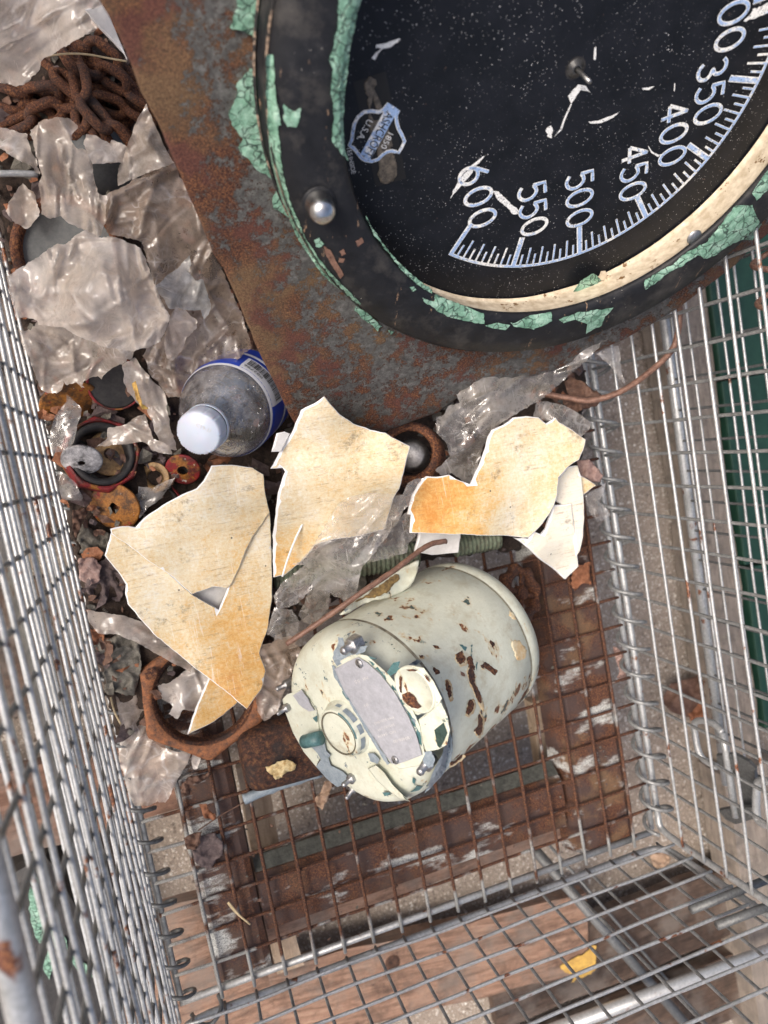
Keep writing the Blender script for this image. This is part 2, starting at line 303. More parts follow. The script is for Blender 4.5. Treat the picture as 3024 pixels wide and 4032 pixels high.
def m_painted_disc(name, paint, k=1.0, th=.5):
    g = G(name); rc, a = rustcol(g, 300, 1.0); orange = g.ramp(a, [(.3, (.14, .05, .01)), (.5, (.34, .13, .02)), (.7, (.46, .22, .05))])
    c = g.mix(g.ramp(g.noise(70, 5, .7), [(th, 0.0), (th + .04, 1.0)]), orange, paint)
    c = g.mix(g.ramp(g.noise(220, 3), [(.7, 0.0), (.73, 1.0)]), c, (.7, .68, .64))
    c = g.mix(g.ramp(g.noise(85, 6, .75, vec=g.mapv(g.pos, loc=(8, 8, 8))), [(.44, 0.0), (.6, .85)]), c, (.03, .02, .015))
    return g.out(g.pbr(c, .55, 0.0, g.bump(a, .6, .001)))

MGALV = m_simple('mid_grey_zinc', (.15, .155, .155), (.36, .365, .36), 300, .5, .4, .2)
GALV, DGALV, FWIRE, RPLATE = m_galv(), m_darkgalv(), m_floorwire(), m_rustplate()
RUSTD = m_darkrust(); RUSTC = m_darkrust('chain_rust', .85, 420, 1.0); RUSTB = m_simple('brown_corroded_rod', (.10, .05, .035), (.30, .17, .12), 260, .5, .2, .5)
RUSTO = m_simple('orange_rusted_casting', (.05, .032, .026), (.38, .14, .05), 240, .75, 0, .9, 7)
RAIL, BLACK, DIAL, GREENP, CREAM, MOTOR = m_rail(), m_black(), m_dial(), m_green(), m_cream(), m_motor()
PBLUE, PWHITE = m_print('sky_tinted_dial_print', True), m_print('white_dial_print', False)
SHARD1 = m_shard('yellowed_plastic', -.005, 0.0, (tuple(Pz(960, 2700, .045)), .10, .22)); SHARD2 = m_shard('cream_yellow_plastic', -.01, 4.0, (tuple(Pz(1100, 2240, .06)), .06, .12)); SHARD3 = m_shard('amber_stained_plastic', .0, 9.0, (tuple(Pz(1690, 2010, .095)), .075, .26))
SHARDW = m_shard('pale_stained_plastic', -.14, 14.0)
WEDGE = m_simple('white_broken_edge', (.80, .80, .80), (.88, .88, .87), 100, .5, 0, .1)
WTILE = m_simple('dull_white_plastic', (.52, .51, .49), (.68, .67, .65), 90, .5, 0, .15)
FMILK = m_film('milky_polythene', (.97, .90, .84), .70, .13, .45, .3, .5)
FDIRT = m_film('dirty_brown_polythene', (.70, .57, .47), .40, .15, .9, .35, .35)
FCLR = m_film('clear_grey_polythene', (.88, .86, .84), .22, .12, .12, .4, .45)
FHAZE = m_film('hazy_polythene', (.93, .83, .74), .48, .13, .4, .38, .45)
CONC = m_concrete()
WOODP = m_wood('pinkish_pallet_wood', (.11, .062, .04), (.29, .17, .115), (.44, .29, .205))
WOODD = m_wood('dark_weathered_shaded_wood', (.035, .022, .015), (.085, .052, .036), (.15, .10, .07))  # dark boards; left and lower planks get their shade painted in by it
WOODL = m_wood('pale_pine_wood', (.30, .21, .14), (.44, .33, .23), (.56, .44, .33), 'y')
WOODG = m_wood('grey_weathered_board', (.15, .12, .095), (.26, .215, .175), (.36, .31, .26), 'y')
LF = [m_leaf('brown_leaf', (.06, .03, .02), (.14, .075, .05), (.24, .14, .10)), m_leaf('purplish_leaf', (.05, .033, .033), (.11, .08, .078), (.20, .15, .14)),
      m_leaf('orange_leaf', (.14, .05, .02), (.28, .11, .05), (.42, .20, .11)), m_leaf('grey_leaf', (.06, .055, .045), (.13, .12, .10), (.26, .24, .20)),
      m_leaf('tan_leaf', (.26, .16, .10), (.42, .29, .20), (.56, .42, .32)), m_leaf('pink_leaf', (.22, .13, .11), (.36, .24, .21), (.48, .36, .32))]
SOIL = m_simple('dark_crumbly_dirt', (.012, .008, .006), (.07, .045, .032), 320, .95, 0, 1.0, 6, .003)
REDP = m_painted_disc('red_painted_metal', (.24, .015, .018), 1, .42)
ORGP = m_painted_disc('orange_rusted_disc', (.30, .02, .02), 1, .62)
YELR = m_simple('yellow_brown_rusted_disc', (.10, .05, .025), (.50, .32, .14), 120, .6, 0, .5)
RUBR = m_simple('black_rubber', (.012, .012, .013), (.04, .036, .034), 200, .6, 0, .3)
GREYD = m_simple('dark_grey_coating', (.06, .065, .068), (.12, .125, .125), 120, .55, 0, .2)
CHROME = m_simple('worn_chrome', (.45, .45, .44), (.75, .75, .74), 120, .25, 1.0, .15)
STEEL = m_simple('dull_steel', (.22, .22, .22), (.5, .5, .5), 300, .4, .9, .3)
PLATE = m_simple('scuffed_aluminium', (.36, .365, .40), (.50, .51, .55), 200, .45, .25, .3)
TEAL = m_simple('teal_undercoat', (.035, .10, .10), (.10, .20, .21), 220, .4, 0, .4)
BLUEG = m_simple('blue_grey_primer', (.17, .215, .25), (.33, .38, .42), 200, .5, .1, .4)
GLUE = m_simple('dried_glue_residue', (.008, .008, .007), (.20, .165, .125), 260, .4, 0, .9)
TAPE = m_simple('dark_tape_patch', (.003, .003, .003), (.005, .005, .005), 100, .6, 0, .05)
GREENB = m_simple('dark_green_board_paint', (.007, .032, .020), (.016, .056, .036), 40, .5, 0, .2)
YELP = m_simple('worn_yellow_paint', (.36, .20, .06), (.70, .45, .10), 90, .6, 0, .4)
WHITEP = m_simple('black_specked_white_enamel', (.012, .012, .012), (.62, .60, .60), 130, .5, 0, .4)
STRAW = m_simple('straw', (.45, .34, .18), (.68, .56, .36), 200, .7, 0, .2)
TREADG = m_simple('green_brown_thread', (.05, .03, .02), (.17, .22, .15), 120, .7, 0, .6)
def m_capmat():
    g = G('white_cap_plastic'); return g.out(g.pbr((.60, .65, .74), .35, 0.0, g.bump(g.noise(300), .05, .0003), Subsurface_Weight=.25, Subsurface_Scale=.004))
CAPM = m_capmat()
def m_pet():
    g = G('clear_bottle_plastic')
    dr = g.vor(210); h = g.math('ADD', g.ramp(dr, [(.12, 1.0), (.24, 0.0)]), g.math('MULTIPLY', g.noise(60, 4, .6, dist=1.5), 2.2)); nrm = g.bump(h, .9, .0014)
    tp = g.n('BsdfTransparent'); g.put(tp.inputs[0], (.97, .97, .99))
    gl = g.n('BsdfGlossy'); g.put(gl.inputs[0], (1, 1, 1)); g.put(gl.inputs['Roughness'], .06); g.t.links.new(nrm, gl.inputs['Normal'])
    fr = g.n('Fresnel'); fr.inputs[0].default_value = 1.55; g.t.links.new(nrm, fr.inputs['Normal'])
    s = g.msh(g.math('MINIMUM', g.math('ADD', g.math('MULTIPLY', fr.outputs[0], 3.2), .06), .85), tp.outputs[0], gl.outputs[0])
    df = g.n('BsdfDiffuse'); g.put(df.inputs[0], (.8, .8, .82))
    return g.out(g.msh(g.ramp(g.noise(60, 6, .7), [(.42, .05), (.70, .34)]), s, df.outputs[0]))
PET = m_pet()
LABB = m_simple('blue_label', (.015, .05, .42), (.02, .08, .55), 60, .35, 0, .1)
LABW = m_simple('white_label', (.74, .75, .78), (.8, .8, .82), 60, .35, 0, .1)
INK = m_simple('black_ink', (.008, .008, .008), (.012, .012, .012), 60, .4, 0, 0)

# ------------------------------------------------------------------ object helpers
def thing(name, label, cat, loc=(0, 0, 0), group=None):
    o = bpy.data.objects.new(name, None); COL.objects.link(o); o.location = loc; o.empty_display_size = .02
    o['label'] = label; o['category'] = cat
    if group: o['group'] = group
    return o
def tag(o, label=None, cat=None, group=None, kind=None):
    if label: o['label'] = label
    if cat: o['category'] = cat
    if group: o['group'] = group
    if kind: o['kind'] = kind
    return o
ORG = {}
def obj(name, verts, faces, mats, parent=None, fm=None, smooth=True, label=None, auto=None):
    """verts in world space; origin goes to the base of the piece"""
    V = np.array([tuple(v) for v in verts], float)
    mn, mx = V.min(0), V.max(0); c = np.array([(mn[0] + mx[0]) / 2, (mn[1] + mx[1]) / 2, mn[2]])
    me = bpy.data.meshes.new(name); me.from_pydata((V - c).tolist(), [], [tuple(f) for f in faces]); me.update()
    for m in (mats if isinstance(mats, (list, tuple)) else [mats]): me.materials.append(m)
    if fm is not None: me.polygons.foreach_set('material_index', fm)
    if smooth: me.polygons.foreach_set('use_smooth', [True] * len(me.polygons))
    o = bpy.data.objects.new(name, me); COL.objects.link(o)
    if parent is not None:
        po = ORG.get(parent.name, Vector(parent.location)); o.parent = parent; o.location = Vector(c) - po
    else: o.location = c
    ORG[o.name] = Vector(c)
    if label: o['label'] = label
    return o
def addmod(o, t, **kw):
    m = o.modifiers.new(t, t)
    for k, v in kw.items(): setattr(m, k, v)
    return m
def tube_geo(pts, r, sides=8, closed=False, caps=True, rn=0.0, seed=0):
    pts = [Vector(p) for p in pts]; n = len(pts); V = []; Fc = []
    rr = r if hasattr(r, '__len__') else [r] * n
    up = None
    for i, p in enumerate(pts):
        if closed: t = (pts[(i + 1) % n] - pts[i - 1])
        else: t = (pts[min(i + 1, n - 1)] - pts[max(i - 1, 0)])
        t.normalize()
        if up is None: up = t.orthogonal().normalized()
        up = (up - t * up.dot(t)).normalized(); b = t.cross(up)
        for k in range(sides):
            a = 2 * math.pi * k / sides; q = rr[i] * (1 + (rn * noise.noise(p * 400 + Vector((k * 3.1, seed, 0))) if rn else 0))
            V.append(p + up * math.cos(a) * q + b * math.sin(a) * q)
    for i in range(n if closed else n - 1):
        j = (i + 1) % n
        for k in range(sides):
            k2 = (k + 1) % sides; Fc.append((i * sides + k, i * sides + k2, j * sides + k2, j * sides + k))
    if caps and not closed:
        Fc.append(tuple(range(sides))[::-1]); Fc.append(tuple((n - 1) * sides + k for k in range(sides)))
    return V, Fc
def smooth_path(P, n=8):
    P = [Vector(p) for p in P]; out = []
    for i in range(len(P) - 1):
        a = P[max(i - 1, 0)]; b = P[i]; c = P[i + 1]; d = P[min(i + 2, len(P) - 1)]
        for k in range(n):
            t = k / n; out.append(.5 * ((2 * b) + (c - a) * t + (2 * a - 5 * b + 4 * c - d) * t * t + (3 * b - a - 3 * c + d) * t ** 3))
    out.append(P[-1]); return out
def tube(name, pts, r, mat, parent=None, sides=8, rn=0.0, closed=False, label=None):
    V, Fc = tube_geo(pts, r, sides, closed, rn=rn); return obj(name, V, Fc, mat, parent, label=label)
def join(parts):
    V = []; Fc = []; mi = []
    for p in parts:
        v, f = p[0], p[1]; m = p[2] if len(p) > 2 else 0
        o = len(V); V += list(v); Fc += [tuple(i + o for i in q) for q in f]; mi += [m] * len(f)
    return V, Fc, mi
def frame_of(n, x=None):
    n = Vector(n).normalized(); x = Vector(x) if x is not None else n.orthogonal()
    x = (x - n * x.dot(n)).normalized(); return x, n.cross(x), n
def lathe_geo(o, axis, prof, seg=48, x=None, fn=None, full=True, a0=0, a1=2 * math.pi):
    ex, ey, ez = frame_of(axis, x); o = Vector(o); V = []; Fc = []
    ns = seg if full else seg + 1
    for i, (r, z) in enumerate(prof):
        for k in range(ns):
            a = a0 + (a1 - a0) * k / seg
            q = r * (fn(a, z, i) if fn else 1)
            V.append(o + ex * math.cos(a) * q + ey * math.sin(a) * q + ez * z)
    for i in range(len(prof) - 1):
        for k in range(seg):
            k2 = (k + 1) % ns if full else k + 1
            Fc.append((i * ns + k, i * ns + k2, (i + 1) * ns + k2, (i + 1) * ns + k))
    if full and prof[0][0] > 1e-5 and False: pass
    return V, Fc
def lathe(name, o, axis, prof, mat, parent=None, seg=48, x=None, fn=None, label=None, **kw):
    V, Fc = lathe_geo(o, axis, prof, seg, x, fn, **kw); ob = obj(name, V, Fc, mat, parent, label=label)
    return ob
def box_geo(c, s, rx=Matrix.Identity(3), bev=0.0):
    bm = bmesh.new(); bmesh.ops.create_cube(bm, size=1.0)
    for v in bm.verts: v.co = Vector((v.co.x * s[0], v.co.y * s[1], v.co.z * s[2]))
    if bev: bmesh.ops.bevel(bm, geom=list(bm.edges), offset=bev, segments=2, affect='EDGES', profile=.6)
    V = [Vector(c) + rx @ v.co for v in bm.verts]; bm.verts.index_update(); Fc = [tuple(v.index for v in f.verts) for f in bm.faces]; bm.free(); return V, Fc
def box(name, c, s, mat, parent=None, rx=Matrix.Identity(3), bev=0.0, label=None, rough=0.0):
    V, Fc = box_geo(c, s, rx, bev); return obj(name, V, Fc, mat, parent, smooth=False, label=label)

# outline -> triangles in picture-plane units
def inpoly(x, y, P):
    c = False; n = len(P); j = n - 1
    for i in range(n):
        xi, yi = P[i]; xj, yj = P[j]
        if (yi > y) != (yj > y) and x < (xj - xi) * (y - yi) / (yj - yi) + xi: c = not c
        j = i
    return c
def densify(P, step, jag, seed=0):
    out = []; n = len(P)
    for i in range(n):
        a = Vector(P[i]); b = Vector(P[(i + 1) % n]); L = (b - a).length; m = max(1, int(L / step)); t = (b - a) / max(L, 1e-6); nn = Vector((-t.y, t.x))
        for k in range(m):
            q = a + (b - a) * (k / m); s = 1.0 if k else .4
            f = noise.noise(Vector((q.x * .031, q.y * .031, seed))) + .7 * noise.noise(Vector((q.x * .13, q.y * .13, seed + 5)))
            q = q + nn * f * jag * s; out.append((q.x, q.y))
    return out
def cdt(P, step, jag=0.0, inset=0.0, seed=0, holes=()):
    B = densify(P, step * .8, jag, seed); n = len(B)
    Vs = [Vector(p) for p in B]; Es = [(i, (i + 1) % n) for i in range(n)]; rings = [B]
    for h in holes:
        Hh = densify(h, step * .8, jag * .5, seed + 3); o = len(Vs); Vs += [Vector(p) for p in Hh]; Es += [(o + i, o + (i + 1) % len(Hh)) for i in range(len(Hh))]; rings.append(Hh)
    nb = len(Vs)
    if inset:
        for R in rings:
            area = sum(R[i][0] * R[(i + 1) % len(R)][1] - R[(i + 1) % len(R)][0] * R[i][1] for i in range(len(R)))
            sg = 1 if area > 0 else -1
            if R is not B: sg = -sg
            for i in range(len(R)):
                t = Vector(R[(i + 1) % len(R)]) - Vector(R[i - 1])
                if t.length < 1e-6: continue
                t.normalize(); nn_ = Vector((-t.y, t.x)) * sg; q = Vector(R[i]) + nn_ * inset * (.35 + 1.15 * max(0.0, nn_.x * .85 + nn_.y * .45)) * random.uniform(.8, 1.2)
                if inpoly(q.x, q.y, B): Vs.append(q)
    xs = [p[0] for p in B]; ys = [p[1] for p in B]; rnd = random.Random(seed)
    y = min(ys); row = 0
    BA = np.array(B)
    while y < max(ys):
        x = min(xs) + (step / 2 if row % 2 else 0)
        while x < max(xs):
            px, py = x + rnd.uniform(-.25, .25) * step, y + rnd.uniform(-.25, .25) * step
            if inpoly(px, py, B) and not any(inpoly(px, py, h) for h in rings[1:]):
                d = np.abs(BA - (px, py)).sum(1).min()
                if d > step * .55 + inset * 1.3: Vs.append(Vector((px, py)))
            x += step
        y += step * .87; row += 1
    r = geometry.delaunay_2d_cdt(Vs, Es, [], 1, 1e-4)
    vs, fs, ov = r[0], r[2], r[3]
    bd = [any(k < nb for k in o) for o in ov]
    fs = [f for f in fs if len(f) == 3]
    if holes:
        fs = [f for f in fs if not any(inpoly(sum(vs[i].x for i in f) / 3, sum(vs[i].y for i in f) / 3, h) for h in rings[1:])]
    return vs, fs, bd
def zctl(C):
    if not hasattr(C, '__len__'): return lambda x, y: C
    A = np.array(C, float)
    def f(x, y):
        d = (A[:, 0] - x) ** 2 + (A[:, 1] - y) ** 2 + 900.0; wgt = 1 / d ** 1.2; return float((wgt * A[:, 2]).sum() / wgt.sum())
    return f
def orient(V, fs):
    out = []
    for f in fs:
        a, b, c = (V[i] for i in f[:3]); n = (b - a).cross(c - a)
        out.append(f if n.dot(Vector(CAM) - a) > 0 else tuple(reversed(f)))
    return out
def film(name, P, z, mat, label, cat='plastic film', amp=.006, fold=90.0, step=15, jag=6, seed=1, dirv=None, thick=.00012, parent=None, holes=(), folds=()):
    pl_ = 'polythene' in mat.name or 'film' in mat.name
    if pl_: step = min(step, 9.5)
    vs_, fs, bd = cdt(P, step, jag, 0, seed, holes); zf = zctl(z); V = []
    rn = random.Random(seed * 31 + 5); xs = [p[0] for p in P]; ys = [p[1] for p in P]; cr_ = []
    if pl_:
        W = max(xs) - min(xs); H = max(ys) - min(ys); n = int(7 + W * H / 5200)
        for _ in range(n):
            x0, y0 = rn.uniform(min(xs), max(xs)), rn.uniform(min(ys), max(ys)); L = rn.uniform(.25, 1.0) * min(max(W, H) * .6, 260)
            a = math.atan2(dirv[1], dirv[0]) + rn.gauss(0, .22) if dirv else rn.uniform(0, math.pi)
            cr_.append((x0, y0, x0 + math.cos(a) * L, y0 + math.sin(a) * L, amp * rn.choice((1, 1, -.7)) * rn.uniform(.12, .5), rn.choice((10, 13, 18, 30, 46))))
        cr_ += list(folds)
    for vi, v in enumerate(vs_):
        x, y = v.x, v.y; dz = 0.0
        if pl_:
            wx = x + 16 * noise.noise(Vector((x / 150, y / 150, seed))); wy = y + 16 * noise.noise(Vector((x / 150, y / 150, seed + 9)))
            for (x0, y0, x1, y1, h, w_) in cr_:
                dx, dy = x1 - x0, y1 - y0; t = ((wx - x0) * dx + (wy - y0) * dy) / (dx * dx + dy * dy); t = max(0.0, min(1.0, t))
                d = math.hypot(wx - x0 - dx * t, wy - y0 - dy * t)
                if d < w_: dz += h * (1 - d / w_) * (1 - .6 * abs(2 * t - 1))
            dz += amp * .8 * noise.noise(Vector((x / fold / 1.7, y / fold / 1.7, seed)))
            if bd[vi]: dz += .003 * noise.noise(Vector((x / 38, y / 38, seed)))
        else:
            u = Vector((x / fold, y / fold, seed * 3.7)); u = u + noise.noise_vector(u * .7) * .6
            q1 = noise.noise(u * .75); q2 = noise.noise(u * 1.6 + Vector((9, 9, 9)))
            dz = amp * (.75 * (1 - 3.2 * min(abs(q1), .3)) + .34 * (1 - 3.0 * min(abs(q2), .32)) + .4 * noise.noise(u * .4) - .6)
        V.append(Pz(x, y, zf(x, y) + dz))
    o = obj(name, V, orient(V, fs), mat, parent)
    if thick and not pl_: addmod(o, 'SOLIDIFY', thickness=thick, offset=0)
    if label: tag(o, label, cat)
    return o
def shard(name, P, z, mat, label, cat='plastic shard', thick=.0022, jag=3, seed=1, parent=None, edge=4.5, bend=0.0, holes=(), emat=None):
    vs_, fs, bd = cdt(P, 24, jag, edge, seed, holes); zf = zctl(z); V = []
    for k, v in enumerate(vs_):
        zz = zf(v.x, v.y) + bend * noise.noise(Vector((v.x / 260, v.y / 260, seed)))
        V.append(Pz(v.x, v.y, zz - (.0006 if bd[k] else 0)))
    fs = orient(V, fs); mi = [1 if any(bd[i] for i in f) else 0 for f in fs]
    # lower face and broken rim
    n = len(V); V2 = [p - Vector((0, 0, thick)) for p in V]; F2 = [tuple(i + n for i in reversed(f)) for f in fs]
    cnt = {}
    for f in fs:
        for i in range(3): e = (f[i], f[(i + 1) % 3]); cnt[e] = 1
    rim = [(e[1], e[0], e[0] + n, e[1] + n) for e in cnt if (e[1], e[0]) not in cnt]
    o = obj(name, V + V2, list(fs) + F2 + rim, [mat, emat or WEDGE], parent, fm=mi + [0] * len(F2) + [1] * len(rim), smooth=False)
    if label: tag(o, label, cat)
    return o
def plane_patch(name, P, mapf, thick, mat, parent=None, step=18, jag=4, seed=1, lift=None, label=None, smooth=False, emat=None):
    """a thin chip: outline in pixels, mapf(x,y,h) gives the surface point raised by h"""
    vs_, fs, bd = cdt(P, step, jag, 0, seed); V = []; V2 = []
    for k, v in enumerate(vs_):
        h = thick * (1 + .5 * noise.noise(Vector((v.x / 40, v.y / 40, seed)))) + (lift(v.x, v.y) if lift else 0)
        V.append(mapf(v.x, v.y, h)); V2.append(mapf(v.x, v.y, -.0002))
    fs = orient(V, fs); n = len(V); cnt = set()
    for f in fs:
        for i in range(3): cnt.add((f[i], f[(i + 1) % 3]))
    rim = [(e[1], e[0], e[0] + n, e[1] + n) for e in cnt if (e[1], e[0]) not in cnt]
    return obj(name, V + V2, list(fs) + rim, mat, parent, smooth=smooth, label=label)
TXT = {}
def text_geo(s, org, b, up, size, lift):
    """built-in font outlines laid on a plane: org is the lower left corner, b and up the text's own directions"""
    if s not in TXT:
        c = bpy.data.curves.new('text', 'FONT'); c.body = s; c.size = 1.0; c.resolution_u = 3
        to = bpy.data.objects.new('text', c); COL.objects.link(to); bpy.context.view_layer.update()
        me = bpy.data.meshes.new_from_object(to.evaluated_get(bpy.context.evaluated_depsgraph_get()))
        TXT[s] = ([v.co.copy() for v in me.vertices], [tuple(p.vertices) for p in me.polygons])
        bpy.data.objects.remove(to); bpy.data.curves.remove(c); bpy.data.meshes.remove(me)
    vs_, fs = TXT[s]; b = Vector(b).normalized(); up = Vector(up); n = b.cross(up).normalized(); up = n.cross(b).normalized(); n = b.cross(up)
    return [Vector(org) + b * v.x * size + up * v.y * size + n * lift for v in vs_], fs
def catmull2(P, n=6): return [(p.x, p.y) for p in smooth_path([Vector((x, y, 0)) for x, y in P], n)]
def ribbon(P, wd, closed=False):
    V = []; F_ = []; n = len(P)
    for i, p in enumerate(P):
        a = Vector(P[i - 1] if (closed or i) else P[i]); b = Vector(P[(i + 1) % n] if (closed or i < n - 1) else P[i])
        t = (b - a).normalized(); m = Vector((-t.y, t.x)) * wd / 2; V += [Vector(p) + m, Vector(p) - m]
    for i in range(n if closed else n - 1):
        j = (i + 1) % n; F_.append((2 * i, 2 * i + 1, 2 * j + 1, 2 * j))
    return V, F_

# ================================================================== SETTING
U = 0.0254
def struct(o): o['kind'] = 'structure'; return o
GZ = -0.20
n_ = 60
gv = []; gf = []
def grid_sheet(x0, x1, y0, y1, nx, ny, zf):
    V = [(x0 + (x1 - x0) * i / nx, y0 + (y1 - y0) * j / ny, zf(x0 + (x1 - x0) * i / nx, y0 + (y1 - y0) * j / ny)) for j in range(ny + 1) for i in range(nx + 1)]
    F_ = [(j * (nx + 1) + i, j * (nx + 1) + i + 1, (j + 1) * (nx + 1) + i + 1, (j + 1) * (nx + 1) + i) for j in range(ny) for i in range(nx)]
    return V, F_
V1, F1 = grid_sheet(-30, 30, -30, 30, 60, 60, lambda x, y: GZ)
struct(obj('ground', V1, F1, CONC))
# loose pebbles standing proud of the concrete close to the basket
rnd = random.Random(3); PV = []; PF = []
for i in range(1500):
    x = rnd.uniform(-.1, .72); y = rnd.uniform(-.35, .65); r = rnd.uniform(.0012, .0034)
    o = len(PV); a0 = rnd.uniform(0, 6)
    for k in range(5): PV.append((x + math.cos(a0 + k * 1.257) * r * rnd.uniform(.8, 1.3), y + math.sin(a0 + k * 1.257) * r * rnd.uniform(.8, 1.3), GZ - .0005))
    PV.append((x, y, GZ + r * .45)); PF += [(o + k, o + (k + 1) % 5, o + 5) for k in range(5)]
gp = obj('gravel', PV, PF, m_simple('pebble', (.13, .105, .085), (.40, .34, .28), 140, .7, 0, .2)); gp['kind'] = 'stuff'

def plank_geo(c, s, seed, ax='x'):
    nx, ny = (24, 4) if ax == 'x' else (4, 24)
    bm = bmesh.new(); bmesh.ops.create_grid(bm, x_segments=nx, y_segments=ny, size=.5)
    top = list(bm.verts)
    for v in top: v.co = Vector((v.co.x * s[0], v.co.y * s[1], s[2] / 2))
    r = bmesh.ops.extrude_face_region(bm, geom=list(bm.faces)); ve = [e for e in r['geom'] if isinstance(e, bmesh.types.BMVert)]
    for v in ve: v.co.z = -s[2] / 2
    for v in bm.verts:
        q = (v.co + Vector(c)) * 16 + Vector((seed, 0, 0)); w_ = (v.co.y / s[1]) if ax == 'x' else (v.co.x / s[0])
        if abs(w_) > .49:
            d = noise.noise(q) * .0045
            if ax == 'x': v.co.y += d
            else: v.co.x += d
        v.co.z += noise.noise(q * 1.7) * .0015
    bm.verts.index_update(); V = [Vector(c) + v.co for v in bm.verts]; F_ = [tuple(v.index for v in f.verts) for f in bm.faces]; bm.free(); return V, F_
def plank(parent, c, s, mat, seed, ax='x', label=None):
    V, F_ = plank_geo(c, s, seed, ax); o = obj('plank', V, F_, mat, parent, smooth=False, label=label); return o

pal = thing('wood_pallet', 'weathered wooden pallet lying on the concrete under the wire basket', 'pallet', (.1, .1, GZ))
plank(pal, (.178, .016, -.068), (.43, .060, .016), WOODP, 1, label='thin pinkish slat under the rusty cross rail')
big_ = plank(pal, (0, 0, 0), (.582, .088, .018), WOODP, 2, label='wide pinkish board with a knot and a yellow end'); big_.location = Vector((.104, -.151, -.168)) - Vector(pal.location); big_.rotation_euler = (0, 0, rad(-7.5)); big_['label'] = 'wide pinkish board with a knot and a yellow end'
plank(pal, (-.012, -.052, -.085), (.10, .070, .018), WOODP, 3)
plank(pal, (-.11, .150, -.105), (.30, .075, .018), m_wood('brown_pallet_wood', (.07, .035, .02), (.17, .09, .06), (.28, .16, .11)), 4)
plank(pal, (-.19, .285, -.105), (.36, .11, .018), WOODD, 5)
plank(pal, (-.17, .43, -.12), (.34, .10, .018), WOODD, 6)
plank(pal, (-.17, .57, -.12), (.34, .10, .018), WOODD, 12)
plank(pal, (.18, .000, -.125), (.36, .062, .018), WOODD, 7)
plank(pal, (.62, -.225, -.165), (.70, .085, .018), WOODD, 8)
plank(pal, (.20, -.335, -.165), (1.2, .08, .018), WOODD, 9)
plank(pal, (.0605, .040, -.088), (.024, .20, .014), WOODL, 10, 'y', label='narrow pale board crossing under the mesh floor')
plank(pal, (.354, .045, -.092), (.030, .15, .018), WOODL, 11, 'y', label='short pale block under the right rusty rail')
# yellow painted end and the knot of the wide board
plane_patch('painted_end', [(2205, 3805), (2260, 3775), (2345, 3722), (2348, 3780), (2342, 3822), (2300, 3850), (2250, 3870), (2262, 3835), (2225, 3830)], lambda x, y, h: Pz(x, y, -.1475 + h), .0006, YELP, pal, 12, 9, seed=4)
kp = Py(1546, 3790, -.105); kp = Pz(1546, 3790, -.1490)
lathe('knot', kp, (0, 0, 1), [(.0001, .0006), (.004, .0012), (.0062, .0016), (.0085, .0004)], m_simple('wood_knot', (.015, .008, .005), (.10, .045, .025), 300, .8, 0, .8), pal, 18)

gb = thing('green_board', 'dark green painted board with a bare wood edge beside the basket', 'board', (.9, .3, GZ))
for k, (y0, y1) in enumerate(((-.02, .18), (.182, .40), (.402, .62), (.622, .85))):
    box('panel', (.905, (y0 + y1) / 2, -.165), (.49, y1 - y0 - .002, .05), GREENB, gb, bev=.002)
plank(gb, (.630, .30, -.168), (.052, .86, .045), WOODG, 21, 'y', label='bare weathered edge strip along the green paint')
pg_ = plank(None, (.622, -.23, -.150), (.075, .36, .05), WOODG, 22, 'y'); pg_.name = 'weathered_plank'
tag(pg_, 'grey weathered plank lying past the end of the green board, behind the basket corner', 'plank')

# ------------------------------------------------------------------ the wire basket
WM = {}
def wire(parent, ax, L, r, p, mat, rn=0.0, name='wire', bend=0.0, var=0):
    key = (ax, round(L, 4), r, mat.name, rn, bend, var)
    if key not in WM:
        n = max(2, int(L / .012)) if (rn or bend) else 2; e = Vector((1, 0, 0)) if ax == 'x' else Vector((0, 1, 0)) if ax == 'y' else Vector((0, 0, 1))
        pts = []
        for i in range(n + 1):
            q = e * (L * i / n); k = i / n
            q = q + Vector((0, 0, 1) if ax != 'z' else (0, 1, 0)) * bend * noise.noise(Vector((k * 5, var, 0))) + Vector((0, 1, 0) if ax == 'x' else (1, 0, 0)) * bend * noise.noise(Vector((k * 5, var, 9)))
            pts.append(q)
        rr = [r * (1 + rn * noise.noise(Vector((i * .9, var * 5, 1)))) for i in range(n + 1)]
        V, F_ = tube_geo(pts, rr, 7); me = bpy.data.meshes.new(name); me.from_pydata([tuple(v) for v in V], [], F_); me.update()
        me.polygons.foreach_set('use_smooth', [True] * len(me.polygons)); me.materials.append(mat); WM[key] = me
    o = bpy.data.objects.new(name, WM[key]); COL.objects.link(o); o.parent = parent; o.location = Vector(p) - ORG[parent.name]; return o
def helix(c0, L, r, pitch, wr, ph=0.0, per=18, ry=1.0):
    n = int(L / pitch * per); P = []
    for i in range(n + 1):
        a = 2 * math.pi * i / per + ph; P.append(Vector(c0) + Vector((math.cos(a) * r, L * i / n, math.sin(a) * r * ry)))
    return P
bk = thing('wire_basket', 'galvanised welded wire basket with a rusty mesh floor, holding all the scrap', 'wire basket', (.19, .35, 0))
YB = .80
ff = join([tube_geo([(-.032, .0005, -.0035), (.404, .0005, -.0035)], .0029, 10), tube_geo([(.4035, .004, -.003), (.4035, YB, -.003)], .0026, 10), tube_geo([(-.031, .004, -.003), (-.031, YB, -.003)], .0026, 10)])
fp = obj('floor_frame', ff[0], ff[1], GALV, bk)
for i in range(16): wire(fp, 'y', YB, .0015, (i * U + .0006 * math.sin(i * 7.1), -.005, .0012), FWIRE, .22, bend=.0011, var=i % 4)
for k in range(1, 31): wire(fp, 'x', .434, .00135, (-.031, k * U - .0003 + .0007 * math.sin(k * 5.3), -.0013), FWIRE, .22, bend=.0009, var=k % 4)
